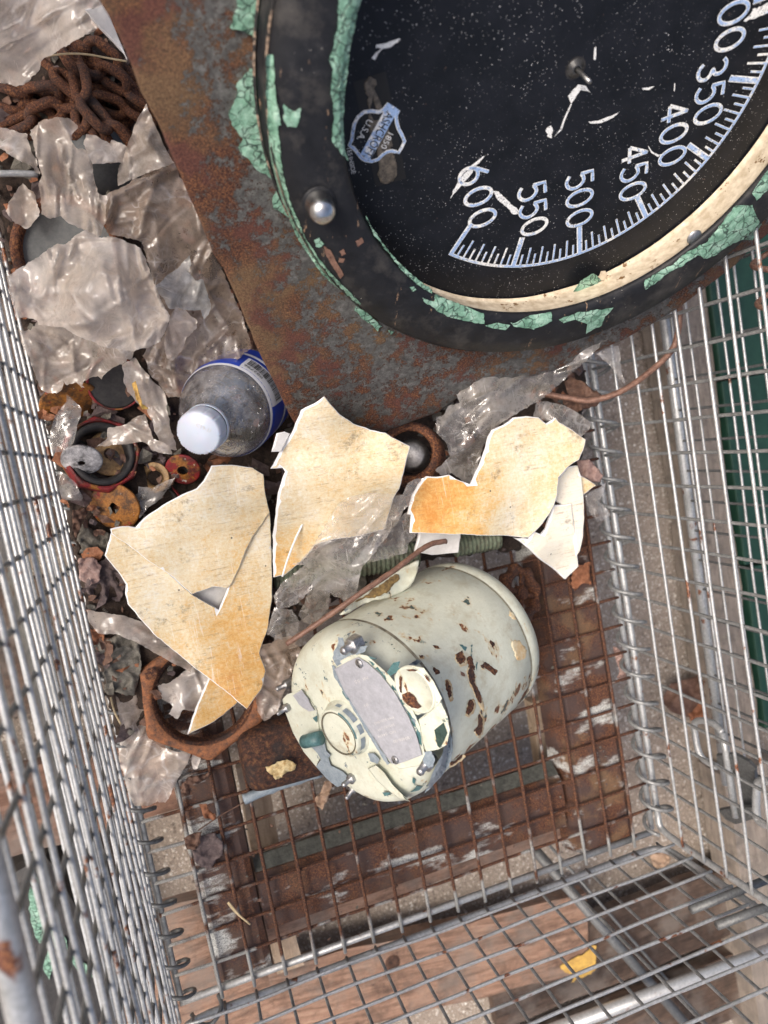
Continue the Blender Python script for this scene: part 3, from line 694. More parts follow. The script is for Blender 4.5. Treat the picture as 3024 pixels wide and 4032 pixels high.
# near wall
nw = smooth_path([(-.033, -.0155, .36), (-.033, -.0155, .2), (-.033, -.0155, .02)], 3) + smooth_path([(-.033, -.0155, .016), (-.029, -.0155, .003), (-.012, -.0155, -.0015)], 5) + [Vector((.1, -.0155, -.0015)), Vector((.25, -.0155, -.0015)), Vector((.375, -.0150, -.0025))] + smooth_path([(.385, -.0150, -.0025), (.402, -.0145, .0005), (.4095, -.0135, .012), (.411, -.0125, .03)], 6) + [Vector((.413, -.010, .10)), Vector((.416, -.008, .20)), Vector((.418, -.006, .36))]
V, F_ = tube_geo(nw, .0031, 10); nf = obj('near_wall_frame', V, F_, GALV, bk)
for k in range(14): wire(nf, 'x', .447, .00135, (-.031, -.0092 + .0002 * k, .0108 + .0250 * k), GALV, 0, bend=.0015, var=k % 5)
for i in range(-1, 17): wire(nf, 'z', .37, .0013, (i * U + .0006, -.0125, -.004), MGALV, 0, bend=.0006, var=i % 3)
# right wall
rw = [Vector((.4105, YB, -.001)), Vector((.4105, .3, -.001)), Vector((.4105, .02, -.001))] + smooth_path([(.4105, .010, -.001), (.4105, .004, .002), (.4112, .0015, .012)], 5) + [Vector((.4115, .0012, .04)), Vector((.4125, .003, .10)), Vector((.414, .006, .2)), Vector((.4155, .010, .36))]
V, F_ = tube_geo(rw, .0030, 10); rf = obj('right_wall_frame', V, F_, GALV, bk)
for k in range(12): wire(rf, 'y', YB - .004, .00135, (.4068, .0035 + .0012 * k, .0375 + .0277 * k), GALV, 0, bend=.0015, var=k % 5)
for j in range(1, 32): wire(rf, 'z', .345, .00135, (.4093, j * U + .0008, -.003), MGALV, 0, bend=.0006, var=j % 3)
# left wall, with the folded outer panel behind it
lw = [Vector((-.0375, -.02, .352)), Vector((-.0375, YB, .352))]
V, F_ = tube_geo(lw, .0052, 14); lf = obj('left_wall_frame', V, F_, GALV, bk)
for k in range(1, 14): wire(lf, 'y', YB + .01, .00135, (-.0345, -.012, .0015 + U * (k - 1) if k < 3 else U * (k - 1)), GALV, 0, bend=.0015, var=k % 5)
for j in range(32): wire(lf, 'z', .35, .0013, (-.0368, j * U + .003, .0), DGALV, 0, bend=.0005, var=j % 3)
lo = join([tube_geo([(-.0505, -.02, .004), (-.0505, YB, .004)], .0028, 8), tube_geo([(-.0505, -.02, .31), (-.0505, YB, .31)], .0028, 8), box_geo((-.0445, .39, .195), (.0014, .82, .013))])
lof = obj('outer_panel_frame', lo[0], lo[1], GALV, bk, smooth=False)
for k in range(1, 12): wire(lof, 'y', YB + .02, .00135, (-.0478, -.018, .013 + U * k), GALV, 0, bend=.0015, var=k % 5)
# spiral bindings
V, F_ = tube_geo(helix((.4085, .006, .003), U * 29, .0132, U, .0015, ph=2.2), .0018, 7); obj('spiral_binding', V, F_, MGALV, bk)
V, F_ = tube_geo(helix((-.0305, -.012, .001), U * 29, .0118, U, .0015, ph=1.2), .0016, 7); obj('spiral_binding', V, F_, DGALV, bk)
tube('end_hook', smooth_path([(-.026, -.014, -.006), (-.019, -.018, .004), (-.010, -.016, .009), (-.002, -.010, .004), (-.003, -.006, -.006)], 6), .0017, DGALV, bk)
def rail(name, sec, ax, a, b, label):
    """folded sheet section swept along x or y"""
    V = []; n = 14
    for i in range(n + 1):
        t = a + (b - a) * i / n
        for (u, z) in sec: V.append((t, u + .0006 * noise.noise(Vector((t * 30, u * 60, 1))), z) if ax == 'x' else (u + .0006 * noise.noise(Vector((t * 30, u * 60, 1))), t, z))
    m = len(sec); F_ = [(i * m + j, (i + 1) * m + j, (i + 1) * m + j + 1, i * m + j + 1) for i in range(n) for j in range(m - 1)]
    o = obj(name, V, F_, RAIL, bk, smooth=False, label=label); addmod(o, 'SOLIDIFY', thickness=.0016, offset=0); return o
rail('base_rail', [(-.003, -.026), (-.0012, -.0085), (.004, -.0062), (.037, -.0062), (.0415, -.0085), (.043, -.024)], 'y', -.004, .76, 'rusty base rail with pale flaking zinc, left side')
rail('base_rail', [(.324, -.030), (.329, -.018), (.3345, -.0085), (.339, -.0064), (.381, -.0062), (.3855, -.009), (.387, -.022)], 'y', -.001, .76, 'rusty base rail with a galvanised shoulder, right side')
rail('base_rail', [(.084, -.030), (.080, -.022), (.077, -.0125), (.074, -.0085), (.0485, -.0080), (.0470, -.0125), (.0455, -.0135), (.0435, -.0118), (.029, -.0128), (.027, -.028)], 'x', .0445, .3225, 'rusty cross rail between the two side rails')
rail_z = obj('zinc_edge', [(.0445, .0870, -.0235), (.3225, .0870, -.0235), (.3225, .0788, -.0128), (.0445, .0788, -.0128)], [(0, 1, 2, 3)], m_simple('grey_green_zinc', (.045, .048, .042), (.13, .135, .12), 220, .6, .1, .5), bk, smooth=False); addmod(rail_z, 'SOLIDIFY', thickness=.001, offset=0)
# stand under the basket and hinge hardware behind its right wall
stn = thing('steel_stand', 'galvanised tube and flat leg of a stand beyond the near basket wall', 'stand', (.45, -.24, -.16))
tube('tube', [(.23, -.232, -.095), (.80, -.262, -.095)], .0068, GALV, stn, 14)
lg = Pz(2160, 3400, -.09); lg2 = Pz(2850, 4200, -.118)
dv = (lg2 - lg); rz = math.atan2(dv.y, dv.x)
tube('leg', [lg + Vector((-.004, .006, -.02)), lg2 + Vector((0, 0, -.02))], .0058, DGALV, stn, 14); tube('brace', [lg + Vector((.004, .02, -.012)), lg2 + Vector((.014, .012, -.012))], .0016, DGALV, stn, 8)
r5 = lambda x, y: (2400 + x * .4522, 2500 + y * .4522)
HX = .452
hb = thing('hinge_bracket', 'galvanised hinge brackets and bent rod handles behind the right basket wall', 'hinge', (.45, .04, 0))
tube('hinge_pin', [Px(*r5(980, 850), HX), Px(*r5(1010, 1000), HX), Px(*r5(1100, 1585), HX)], .0032, GALV, hb, 12)
tube('rod_handle', smooth_path([Px(*r5(940, 1150), HX + .004), Px(*r5(830, 1090), HX + .002), Px(*r5(775, 1010), HX), Px(*r5(745, 860), HX), Px(*r5(740, 770), HX), Px(*r5(800, 745), HX), Px(*r5(900, 770), HX), Px(*r5(985, 850), HX)], 5), .0030, GALV, hb, 10)
tube('rod_handle', smooth_path([Px(*r5(1430, 1290), HX), Px(*r5(1330, 1270), HX), Px(*r5(1285, 1320), HX), Px(*r5(1280, 1560), HX), Px(*r5(1330, 1640), HX), Px(*r5(1440, 1660), HX)], 5), .0034, GALV, hb, 10)
for pts in ([(930, 1050), (1090, 1040), (1220, 1110), (1275, 1170), (1240, 1200), (1010, 1165), (940, 1120)], [(950, 1530), (1060, 1510), (1290, 1500), (1290, 1590), (1100, 1650), (1010, 1610)]):
    PP = [Px(*r5(*p), HX) for p in pts]; cc = sum(PP, Vector()) / len(PP)
    PP2 = [p + Vector((.0, 0, 0)) for p in PP]; lowr = [p + Vector((.004, 0, -.003)) for p in PP]; m = len(PP)
    obj('hinge_plate', PP2 + lowr, [tuple(range(m)), tuple(range(m, 2 * m))[::-1]] + [(i, (i + 1) % m, (i + 1) % m + m, i + m) for i in range(m)], DGALV, hb, smooth=False)
PPp = [Px(*r5(*p), HX + .012) for p in [(1060, 1170), (1260, 1160), (1290, 1500), (1130, 1500), (1130, 1300)]]; m = 5
obj('back_plate', PPp + [p + Vector((.003, 0, 0)) for p in PPp], [tuple(range(m)), tuple(range(m, 2 * m))[::-1]] + [(i, (i + 1) % m, (i + 1) % m + m, i + m) for i in range(m)], DGALV, hb, smooth=False)
lt = thing('latch_bars', 'pair of short galvanised latch bars at the right end of the near wall', 'latch', (.43, 0, .06))
tube('latch_bar', [Py(2720, 3583, -.004), Py(3060, 3448, -.004)], .0034, DGALV, lt, 12)
tube('latch_bar', [Py(2822, 3645, -.004), Py(3100, 3540, -.004)], .0034, DGALV, lt, 12)

# neighbouring basket behind the right wall
nb = thing('wire_basket', 'second galvanised wire basket standing behind the right wall of the first', 'wire basket', (.50, .35, 0))
X2 = .492
j2 = join([tube_geo([(X2, .02, -.004), (X2, YB, -.004)], .0045, 10)])
n2 = obj('side_wall_frame', j2[0], j2[1], GALV, nb)
for k in range(14): wire(n2, 'y', .79, .0012, (X2 - .002, .01 + .0009 * k, .0085 + .0203 * k), GALV, 0, bend=.0015, var=k % 5)
for j in range(28): wire(n2, 'z', .31, .0012, (X2, .047 + .0280 * j, -.01), DGALV, 0, bend=.0006, var=j % 3)
cp = Px(3012, 900, X2 - .004)
V, F_ = tube_geo(helix((X2 - .004, .44, cp.z), .30, .011, .0286, .0017, ph=.4), .0022, 8); obj('spiral_binding', V, F_, RUSTB, nb, label='brown rusted spiral binding')

# ================================================================== DIRT AND LITTER
HP = D([(-25, 395), (40, 700), (120, 1000), (188, 1330), (250, 1585), (300, 1600), (330, 1520), (430, 1420), (560, 1420), (620, 1350), (760, 1280), (900, 1215), (1060, 1190), (1120, 1190), (1230, 1120), (1262, 950), (1262, 800), (1150, 760), (900, -60), (-60, -60), (-40, 200)])
def heap_z(x, y):
    p = Pz(x, y, 0); b = noise.noise(Vector((p.x * 26, p.y * 26, 3))) * .009 + noise.noise(Vector((p.x * 90, p.y * 90, 8))) * .004
    return max(.003, .010 + b + .035 * max(0, min(1, (900 - y) / 700)) + .012 * max(0, min(1, (1500 - x) / 1500)))
vs_, fs, bd = cdt(HP, 26, 14, 0, 77); V = []
for k, v in enumerate(vs_):
    z = heap_z(v.x, v.y); V.append(Pz(v.x, v.y, .0022 if bd[k] else z))
hp = obj('dirt_heap', V, orient(V, fs), SOIL); hp['kind'] = 'stuff'
LV = []; LF_ = []; LM = []; rnd = random.Random(21)
def scrap_leaf(p, s, nrm, mi):
    n = Vector(nrm).normalized(); a = rnd.uniform(0, 6.28); x, y, n = frame_of(n, (math.cos(a), math.sin(a), .01))
    k = rnd.choice((5, 6, 7, 8)); o = len(LV); cu = rnd.uniform(-.5, .6)
    LV.append(p + n * s * .12)
    for i in range(k):
        t = 2 * math.pi * i / k; rr = s * rnd.uniform(.5, 1.15); q = Vector((math.cos(t) * rr, math.sin(t) * rr * .7, 0)); LV.append(p + x * q.x + y * q.y + n * (cu * q.x * q.x / s + .15 * s * rnd.uniform(-1, 1)))
    for i in range(k): LF_.append((o, o + 1 + i, o + 1 + (i + 1) % k)); LM.append(mi)
for i in range(3600):
    x = rnd.uniform(-20, 2300); y = rnd.uniform(0, 2900)
    if not inpoly(x, y, HP): continue
    z = heap_z(x, y) + rnd.uniform(0, .006) + (rnd.uniform(0, .012) if (x < 720 and 1480 < y < 2300) else 0); big = rnd.random() < .2
    scrap_leaf(Pz(x, y, z), rnd.uniform(.006, .012) if big else rnd.uniform(.0015, .005), (rnd.uniform(-.7, .7), rnd.uniform(-.7, .7), 1), rnd.choice((0, 0, 1, 1, 2, 3, 3)))
lt_ = obj('leaf_litter', LV, LF_, [LF[0], LF[1], LF[2], LF[3]], fm=LM, smooth=False); lt_['kind'] = 'stuff'
# bits of dirt caught on the bare mesh floor
LV = []; LF_ = []; LM = []
for i in range(260):
    x = rnd.uniform(700, 2500); y = rnd.uniform(2500, 3700); p = Pz(x, y, -.004 if rnd.random() < .6 else -.018)
    if p.x < 0 or p.x > .39 or p.y < .0: continue
    scrap_leaf(p, rnd.uniform(.0006, .0022), (rnd.uniform(-.5, .5), rnd.uniform(-.5, .5), 1), rnd.choice((0, 1, 3)))
o = obj('debris_crumbs', LV, LF_, [LF[0], LF[1], LF[2], LF[3]], fm=LM, smooth=False); o['kind'] = 'stuff'

# ================================================================== THE BIG GAUGE
GC = np.array([0.2680633431656004, 0.5723570686340701, 0.2499794985015686]); RD = .112
GU = np.array([0.9509909298859488, 0.17628899263334616, 0.2540441740150298]); GR = np.array([0.30489609979295074, -0.6714832949004484, -0.6753877056925781]); GN = np.array([-0.05152300074438368, -0.7197446601024265, 0.6923243493105937])
def gp3(r, u, h=0.0): return Vector(GC + (GR * r + GU * u + GN * h) * RD)            # gauge units -> world
def gpx(x, y, off=0.0, h=0.0): return Ppl(x, y, GC + GN * (off * RD + h), GN)
ga = thing('pressure_gauge', 'large black dial pressure gauge on a rusty square mounting plate', 'gauge', tuple(GC))
# mounting plate
PO = -.03
PP = [(300, -260), (392, 0), (458, 115), (512, 241), (555, 362), (621, 482), (681, 621), (736, 754), (790, 874), (841, 1000), (880, 1059), (941, 1192), (1000, 1343), (1036, 1421), (1090, 1523), (1139, 1632), (1175, 1690), (1225, 1728), (1300, 1742), (1400, 1728), (1518, 1698), (1615, 1662), (1723, 1626), (1802, 1566), (1960, 1520), (2200, 1450), (2374, 1373), (2458, 1336), (2566, 1276), (2675, 1210), (2796, 1119), (2898, 1041), (2946, 987), (3024, 920), (3350, 640), (3350, -260)]
vs_, fs, bd = cdt(PP, 46, 3, 9, 5); V = []
for k, v in enumerate(vs_):
    h = .0010 * noise.noise(Vector((v.x / 230, v.y / 230, 1))) - (.0016 if bd[k] else 0); V.append(gpx(v.x, v.y, PO, h))
fs = orient(V, fs); n = len(V); cnt = set()
for f in fs:
    for i in range(3): cnt.add((f[i], f[(i + 1) % 3]))
V2 = [p - Vector(GN) * .0045 for p in V]
rim = [(e[1], e[0], e[0] + n, e[1] + n) for e in cnt if (e[1], e[0]) not in cnt]
obj('mounting_plate', V + V2, list(fs) + [tuple(i + n for i in reversed(f)) for f in fs] + rim, RPLATE, ga)
# case ring: outer wall, bezel, lip; the cream inner wall is a part of its own
def wob(a, z, i): return 1 + .0022 * noise.noise(Vector((math.cos(a) * 3, math.sin(a) * 3, i * .4)))
prof = [(1.425, PO), (1.428, .02), (1.412, .05), (1.412, .17), (1.405, .205), (1.385, .232), (1.30, .252), (1.22, .262), (1.165, .262), (1.135, .252), (1.124, .236), (1.130, .222), (1.148, .212)]
V, F_ = lathe_geo(Vector(GC), GN, [(r * RD, z * RD) for r, z in prof], 150, GU, wob); obj('bezel_ring', V, F_, BLACK, ga)
prof = [(1.146, .2125), (1.150, .205), (1.163, .19), (1.178, .16), (1.190, .11), (1.200, .05), (1.205, .018), (1.19, .012)]
V, F_ = lathe_geo(Vector(GC), GN, [(r * RD, z * RD) for r, z in prof], 150, GU, lambda a, z, i: 1 + .004 * noise.noise(Vector((math.cos(a) * 6, math.sin(a) * 6, i * .9)))); obj('inner_ring', V, F_, CREAM, ga)
V, F_ = lathe_geo(Vector(GC), GN, [(.0001, 0), (.6 * RD, 0), (1.215 * RD, 0)], 120, GU); obj('dial_face', V, F_, DIAL, ga)
edm = G('scuffed_rim_edge'); edm.pb = edm.ramp(edm.noise(130, 6, .75), [(.5, (.014, .014, .015)), (.56, (.25, .18, .13)), (.7, (.42, .36, .29))]); EDGEM = edm.out(edm.pbr(edm.pb, .7))
V, F_ = lathe_geo(Vector(GC), GN, [(1.4135 * RD, .165 * RD), (1.4165 * RD, .182 * RD), (1.4105 * RD, .198 * RD)], 150, GU, wob); obj('rim_edge', V, F_, EDGEM, ga)
V, F_ = lathe_geo(Vector(GC), GN, [(1.432 * RD, .026 * RD), (1.436 * RD, .034 * RD), (1.428 * RD, .042 * RD)], 150, GU, wob); obj('rim_edge', V, F_, EDGEM, ga)
# chrome acorn nut on the bezel
nc = gpx(1256, 800, .262); lathe('acorn_nut', nc, GN, [(.0072, -.001), (.0072, .002), (.0066, .0035), (.0066, .0060), (.0062, .0085), (.0052, .0105), (.0034, .0119), (.0001, .0124)], CHROME, ga, 28)
lathe('washer', nc, GN, [(.0084, -.0005), (.0084, .0006), (.0070, .0008)], BLACK, ga, 28)
# pointer shaft
sp = gp3(0.006, -0.008)
lathe('shaft_hub', sp, GN, [(.0046, .0003), (.0044, .001), (.0030, .0012), (.0028, .0020), (.0016, .0022)], m_simple('hub_grey', (.03, .03, .03), (.10, .10, .10), 200, .4, .5), ga, 24)
tube('pointer_shaft', [sp, sp + Vector(GN) * .0165], .0011, STEEL, ga, 10)
sh_ = lathe('hub_hole', sp, GN, [(.0001, .00025), (.0054, .00025)], RUBR, ga, 24, x=GU)
# --- scale print
def print_rib(name, strips, label=None, h0=.0004):
    """strips: list of (polyline in gauge units, width, closed); a white ribbon with a blue one inside it"""
    V = []; F_ = []; mi = []
    for P, wd, cl in strips:
        for m, (ww, h) in enumerate(((wd, h0), (wd * .62, h0 + .00025))):
            rv, rf_ = ribbon(P, ww, cl); o = len(V); V += [gp3(v.x, v.y, h / RD) for v in rv]; F_ += [tuple(i + o for i in f) for f in rf_]; mi += [m] * len(rf_)
    return obj(name, V, F_, [PWHITE, PBLUE], ga, fm=mi, smooth=False, label=label)
def pol(r, a): a = rad(a); return (r * math.sin(a), r * math.cos(a))
print_rib('scale_arc', [([pol(.993, a) for a in np.linspace(-60, 135.6, 130)], .017, False)])
k = 0; a = 135.0
while a > -30:
    maj = k % 10 == 0; L = .162 if maj and k else (.175 if not k else (.10 if k % 2 == 0 else .062)); wd = .031 if maj else .0115
    if k == 0: wd = .026
    print_rib('tick_mark', [([pol(.986, a), pol(.985 - L * .5, a), pol(.985 - L, a)], wd, False)], h0=.00055)
    k += 1; a -= 2.25
DG = {'5': [[(.36, .5), (-.28, .5), (-.34, .06), (-.08, .15), (.14, .15), (.34, .02), (.42, -.16), (.36, -.34), (.14, -.48), (-.14, -.5), (-.42, -.38)]],
      '3': [[(-.36, .40), (-.14, .5), (.16, .48), (.34, .32), (.28, .12), (.02, .03), (.28, -.06), (.42, -.22), (.34, -.40), (.10, -.5), (-.18, -.49), (-.42, -.34)]],
      '4': [[(.16, -.5), (.16, .5), (-.46, -.20), (.46, -.20)]], '0': None, '6': None}
def digit(ch, r, u, sw=.0190):
    W, H = .089, .136; S = []
    if ch == '0': S.append(([(r + math.cos(t) * (W / 2 - .004), u + math.sin(t) * (H / 2)) for t in np.linspace(0, 2 * math.pi, 36)[:-1]], sw, True))
    elif ch == '6':
        S.append(([(r + math.cos(t) * W * .44, u - H * .17 + math.sin(t) * H * .34) for t in np.linspace(0, 2 * math.pi, 30)[:-1]], sw, True))
        S.append(([(r - W * .38, u - H * .02), (r - W * .22, u + H * .2), (r + W * .0, u + H * .40), (r + W * .16, u + H * .55)], sw, False))
    else:
        for P in DG[ch]:
            if ch == '5': Q = [P[0], ((P[0][0] + P[1][0]) / 2, .5), P[1], (-.31, .28)] + [(a, b) for a, b in catmull2(P[2:], 5)]
            elif ch == '4': Q = P
            else: Q = catmull2(P, 5)
            if ch == '4':
                S.append(([(r + P[0][0] * W, u + P[0][1] * H), (r + P[1][0] * W, u + P[1][1] * H)], sw, False)); S.append(([(r + (P[1][0] + .02) * W, u + P[1][1] * H), (r + P[2][0] * W, u + P[2][1] * H)], sw * .9, False)); S.append(([(r + P[2][0] * W, u + P[2][1] * H), (r + P[3][0] * W, u + P[3][1] * H)], sw, False))
            else: S.append(([(r + x * W, u + y * H) for x, y in Q], sw, False))
    return print_rib('numeral', S, h0=.0007)
for word, pos in (('600', ((.318, -.530), (.440, -.5195), (.5635, -.5127))), ('550', ((.5177, -.246), (.6163, -.248), (.7207, -.2462))),
                  ('500', ((.5511, .0036), (.6537, .0025), (.77, .0012))), ('450', ((.5208, .294), (.6205, .2949), (.728, .2935))),
                  ('400', ((.3817, .4902), (.4902, .4964), (.61, .4994))), ('350', ((.2391, .6622), (.3473, .6652), (.4552, .6701))),
                  ('300', ((-.096, .7329), (.0182, .7329), (.1306, .7323)))):
    for ch, (r, u) in zip(word, pos): digit(ch, r, u)
# --- maker's shield
L4 = lambda x, y: (1350 + x * .3937, 250 + y * .3937)
def gloc(x, y):
    p = np.array(gpx(x, y, 0)) - GC; return ((p @ GR) / RD, (p @ GU) / RD)
sh = [gloc(*L4(*p)) for p in [(455, 395), (400, 462), (360, 482), (290, 472), (210, 482), (150, 530), (112, 600), (96, 690), (88, 760), (62, 812), (100, 838), (130, 870), (155, 905), (185, 940), (225, 965), (290, 975), (350, 955), (400, 905), (440, 880), (485, 870), (520, 878), (555, 887), (585, 840), (615, 775), (585, 705), (555, 650), (537, 590), (530, 520), (555, 462)]]
print_rib('logo_shield', [(sh, .016, False)], label='outlined shield emblem')
bq = [gpx(*L4(*p), 0, .0006) for p in [(455, 392), (556, 460), (268, 978), (175, 908)]]
g_ = [bq[0], bq[1], bq[2], bq[3]]
obj('logo_band', g_, [(0, 1, 2, 3)], PBLUE, ga, smooth=False)
def gtext(s, p0, p1, cap, mat, name='lettering', h=.0009):
    a = gpx(*L4(*p0), 0); b = gpx(*L4(*p1), 0); d = b - a; up = Vector(GN).cross(d).normalized()
    V, F_ = text_geo(s, Vector((0, 0, 0)), (1, 0, 0), (0, 1, 0), 1.0, 0); W = max(v.x for v in V)
    sx = d.length / W; sy = cap / .7
    obj(name, [a + d.normalized() * v.x * sx + up * v.y * sy + Vector(GN) * h for v in V], F_, mat, ga, smooth=False)
gtext('ASHCROFT', (433, 466), (206, 908), .0044, DIAL)
gtext('1850', (458, 660), (372, 830), .0031, PWHITE)
gtext('U.S.A.', (245, 540), (133, 745), .0034, PWHITE)
gtext('TES INSIDE', (34, 830), (84, 1100), .0022, PWHITE, h=.0006)
# tape patch and dried glue under the shield
def gmap(off): return lambda x, y, h: gpx(x, y, off, h)
plane_patch('tape_patch', [L4(*p) for p in [(105, 185), (430, 75), (635, 1150), (330, 1235)]], gmap(0), .0002, TAPE, ga, 40, 0)
for P in ([(215, 200), (260, 130), (330, 160), (340, 210), (310, 250), (345, 320), (385, 420), (400, 470), (330, 500), (320, 420), (300, 330), (280, 420), (285, 520), (330, 620), (270, 700), (255, 500), (255, 350), (215, 260)],
          [(340, 850), (420, 800), (500, 870), (530, 960), (540, 1100), (500, 1180), (440, 1205), (380, 1190), (345, 1110), (360, 1030), (350, 950)], [(260, 560), (420, 560), (470, 700), (500, 830), (400, 880), (310, 820), (270, 700)]):
    plane_patch('glue_residue', [L4(*p) for p in P], gmap(0), .0003, GLUE, ga, 9, 5, seed=len(P), smooth=True)
# bare scratches in the black enamel of the dial
c2 = lambda x, y: (1000 + x * S6, y * S6)
c3 = lambda x, y: (2024 + x * S6, y * S6)
for fn_, P, j in [(c2, [(800, 290), (870, 280), (950, 250), (960, 262), (900, 305), (840, 320), (815, 350), (790, 392), (768, 380), (790, 350), (830, 318), (795, 312)], 4),
                  (c2, [(1282, 1300), (1300, 1240), (1350, 1165), (1440, 1065), (1515, 1010), (1450, 1090), (1400, 1160), (1340, 1230)], 5),
                  (c2, [(1562, 1248), (1600, 1250), (1640, 1290), (1700, 1350), (1760, 1400), (1700, 1400), (1650, 1350), (1600, 1310)], 5),
                  (c3, [(352, 625), (420, 550), (470, 562), (500, 605), (480, 595), (430, 590), (395, 650), (372, 680)], 4), (c3, [(368, 680), (378, 680), (335, 780), (312, 850), (262, 895), (300, 845), (325, 775)], 1.5),
                  (c3, [(205, 850), (240, 820), (255, 850), (245, 905), (215, 890)], 8), (c3, [(485, 795), (560, 785), (640, 755), (692, 728), (650, 770), (560, 805), (500, 808)], 3),
                  (c3, [(835, 575), (880, 572), (918, 563), (880, 588), (840, 587)], 2), (c3, [(526, 310), (537, 308), (533, 390), (522, 392)], 2), (c3, [(1500, 140), (1560, 60), (1650, 20), (1700, 0), (1700, 40), (1600, 110)], 8),
                  (c3, [(1046, 545), (1054, 545), (1050, 595), (1044, 595)], 1), (c3, [(878, 950), (900, 985), (945, 1010), (980, 1000), (940, 1025), (895, 1000)], 5)]:
    plane_patch('paint_scratch', [fn_(*p) for p in P], gmap(0), .0005, PWHITE, ga, 10, j, seed=len(P))
# peeling green paint: bezel (surface about .26 up), plate, lip
def ringmap(x, y, h):
    off = .26
    for _ in range(4):
        p = np.array(gpx(x, y, off)) - GC; r = math.hypot(p @ GR, p @ GU) / RD
        off = float(np.interp(r, [1.124, 1.135, 1.165, 1.22, 1.30, 1.385, 1.405, 1.412, 1.428], [.236, .252, .262, .262, .252, .232, .205, .17, .02]))
    return gpx(x, y, off, h)
def platemap(x, y, h): return gpx(x, y, PO, h)
for P in [D([(735, -8), (782, -8), (770, 40), (757, 100), (750, 150), (745, 200), (741, 260), (744, 310), (753, 348), (740, 335), (735, 330), (722, 312), (716, 300), (722, 250), (715, 200), (720, 150), (711, 130), (722, 90), (732, 45), (730, 20)]),
          D([(612, 225), (625, 235), (637, 240), (650, 233), (645, 258), (640, 275), (620, 275), (612, 255)]), D([(584, 150), (592, 190), (603, 240), (607, 270), (592, 272), (586, 230)]),
          [(1663, 1174), (1711, 1186), (1711, 1160), (1784, 1186), (1856, 1214), (1904, 1234), (1907, 1276), (1870, 1272), (1832, 1264), (1759, 1246), (1681, 1198)],
          [(2000, 1262), (2024, 1272), (2078, 1246), (2169, 1228), (2175, 1264), (2102, 1297), (2024, 1286)], [(1910, 1282), (1960, 1270), (2010, 1280), (1990, 1300), (1940, 1294)],
          [(2199, 1258), (2283, 1228), (2340, 1222), (2416, 1210), (2395, 1235), (2380, 1246), (2368, 1282), (2307, 1315), (2313, 1276), (2265, 1258), (2220, 1272)],
          [(2536, 1113), (2567, 1083), (2651, 1041), (2687, 1005), (2778, 957), (2820, 909), (2892, 812), (2964, 806), (2982, 860), (3001, 884), (2964, 945), (2928, 945), (2868, 969), (2826, 999), (2784, 1017), (2747, 1005), (2651, 1065), (2542, 1141)],
          [(2960, 760), (3000, 700), (3040, 650), (3050, 720), (3010, 760), (2980, 790)], [(1236, 945), (1258, 935), (1275, 960), (1262, 975), (1244, 972)], [(1612, 1130), (1630, 1128), (1640, 1142), (1622, 1150)],
          [(1440, 850), (1470, 905), (1500, 945), (1550, 1010), (1610, 1072), (1660, 1110), (1705, 1142), (1700, 1156), (1640, 1118), (1580, 1062), (1520, 985), (1470, 920)]]:
    plane_patch('green_paint_flake', P, ringmap, .0009, GREENP, ga, 13, 6, seed=int(P[0][0]) % 97)
for P in [D([(512, -8), (596, -8), (594, 60), (588, 120), (575, 118), (560, 110), (545, 75), (520, 66), (497, 60), (510, 20)]), D([(540, 148), (566, 158), (580, 190), (586, 270), (588, 330), (602, 390), (598, 396), (560, 370), (530, 340), (515, 320), (525, 300), (500, 270), (495, 240), (510, 210), (512, 180)]),
          D([(598, 405), (612, 420), (622, 450), (637, 482), (610, 460), (590, 450), (590, 425)]), [(1400, 1205), (1434, 1222), (1506, 1285), (1488, 1306), (1470, 1282), (1422, 1250), (1395, 1222)], [(1528, 1298), (1550, 1306), (1540, 1318)]]:
    plane_patch('green_paint_flake', P, platemap, .0016, GREENP, ga, 15, 8, seed=int(P[0][0]) % 89, lift=lambda x, y: .001)
for P in [[(1274, 968), (1300, 985), (1330, 1040), (1352, 1080), (1340, 1098), (1310, 1050), (1285, 1010)], [(1335, 990), (1352, 980), (1362, 1000), (1345, 1010)], [(1335, 1015), (1358, 1018), (1350, 1035), (1332, 1032)], [(1400, 950), (1425, 935), (1432, 955), (1410, 972)]]:
    plane_patch('brown_paint_chip', P, ringmap, .0003, RUSTB, ga, 9, 4, seed=int(P[0][0]) % 61)
plane_patch('green_paint_flake', D([(575, 118), (590, 118), (598, 250), (611, 380), (632, 450), (660, 515), (705, 580), (780, 656), (776, 664), (695, 592), (645, 520), (618, 460), (598, 400), (583, 330), (577, 250)]), ringmap, .0006, GREENP, ga, 9, 4, seed=3)
plane_patch('green_paint_flake', [(2256, 1147), (2283, 1107), (2337, 1077), (2368, 1101), (2350, 1120), (2325, 1138), (2290, 1150)], gmap(.05), .001, GREENP, ga, 12, 4, seed=4, label='loose green chip on the dial edge')
plane_patch('cream_chip', [(2358, 1092), (2366, 1068), (2385, 1066), (2388, 1084), (2406, 1082), (2392, 1102), (2368, 1104)], gmap(.05), .001, CREAM, ga, 9, 2, seed=4)
lathe('ring_clip', gpx(2735, 935, .235), GN, [(.0001, .0006), (.0042, .0006), (.0046, -.0004)], STEEL, ga, 20)

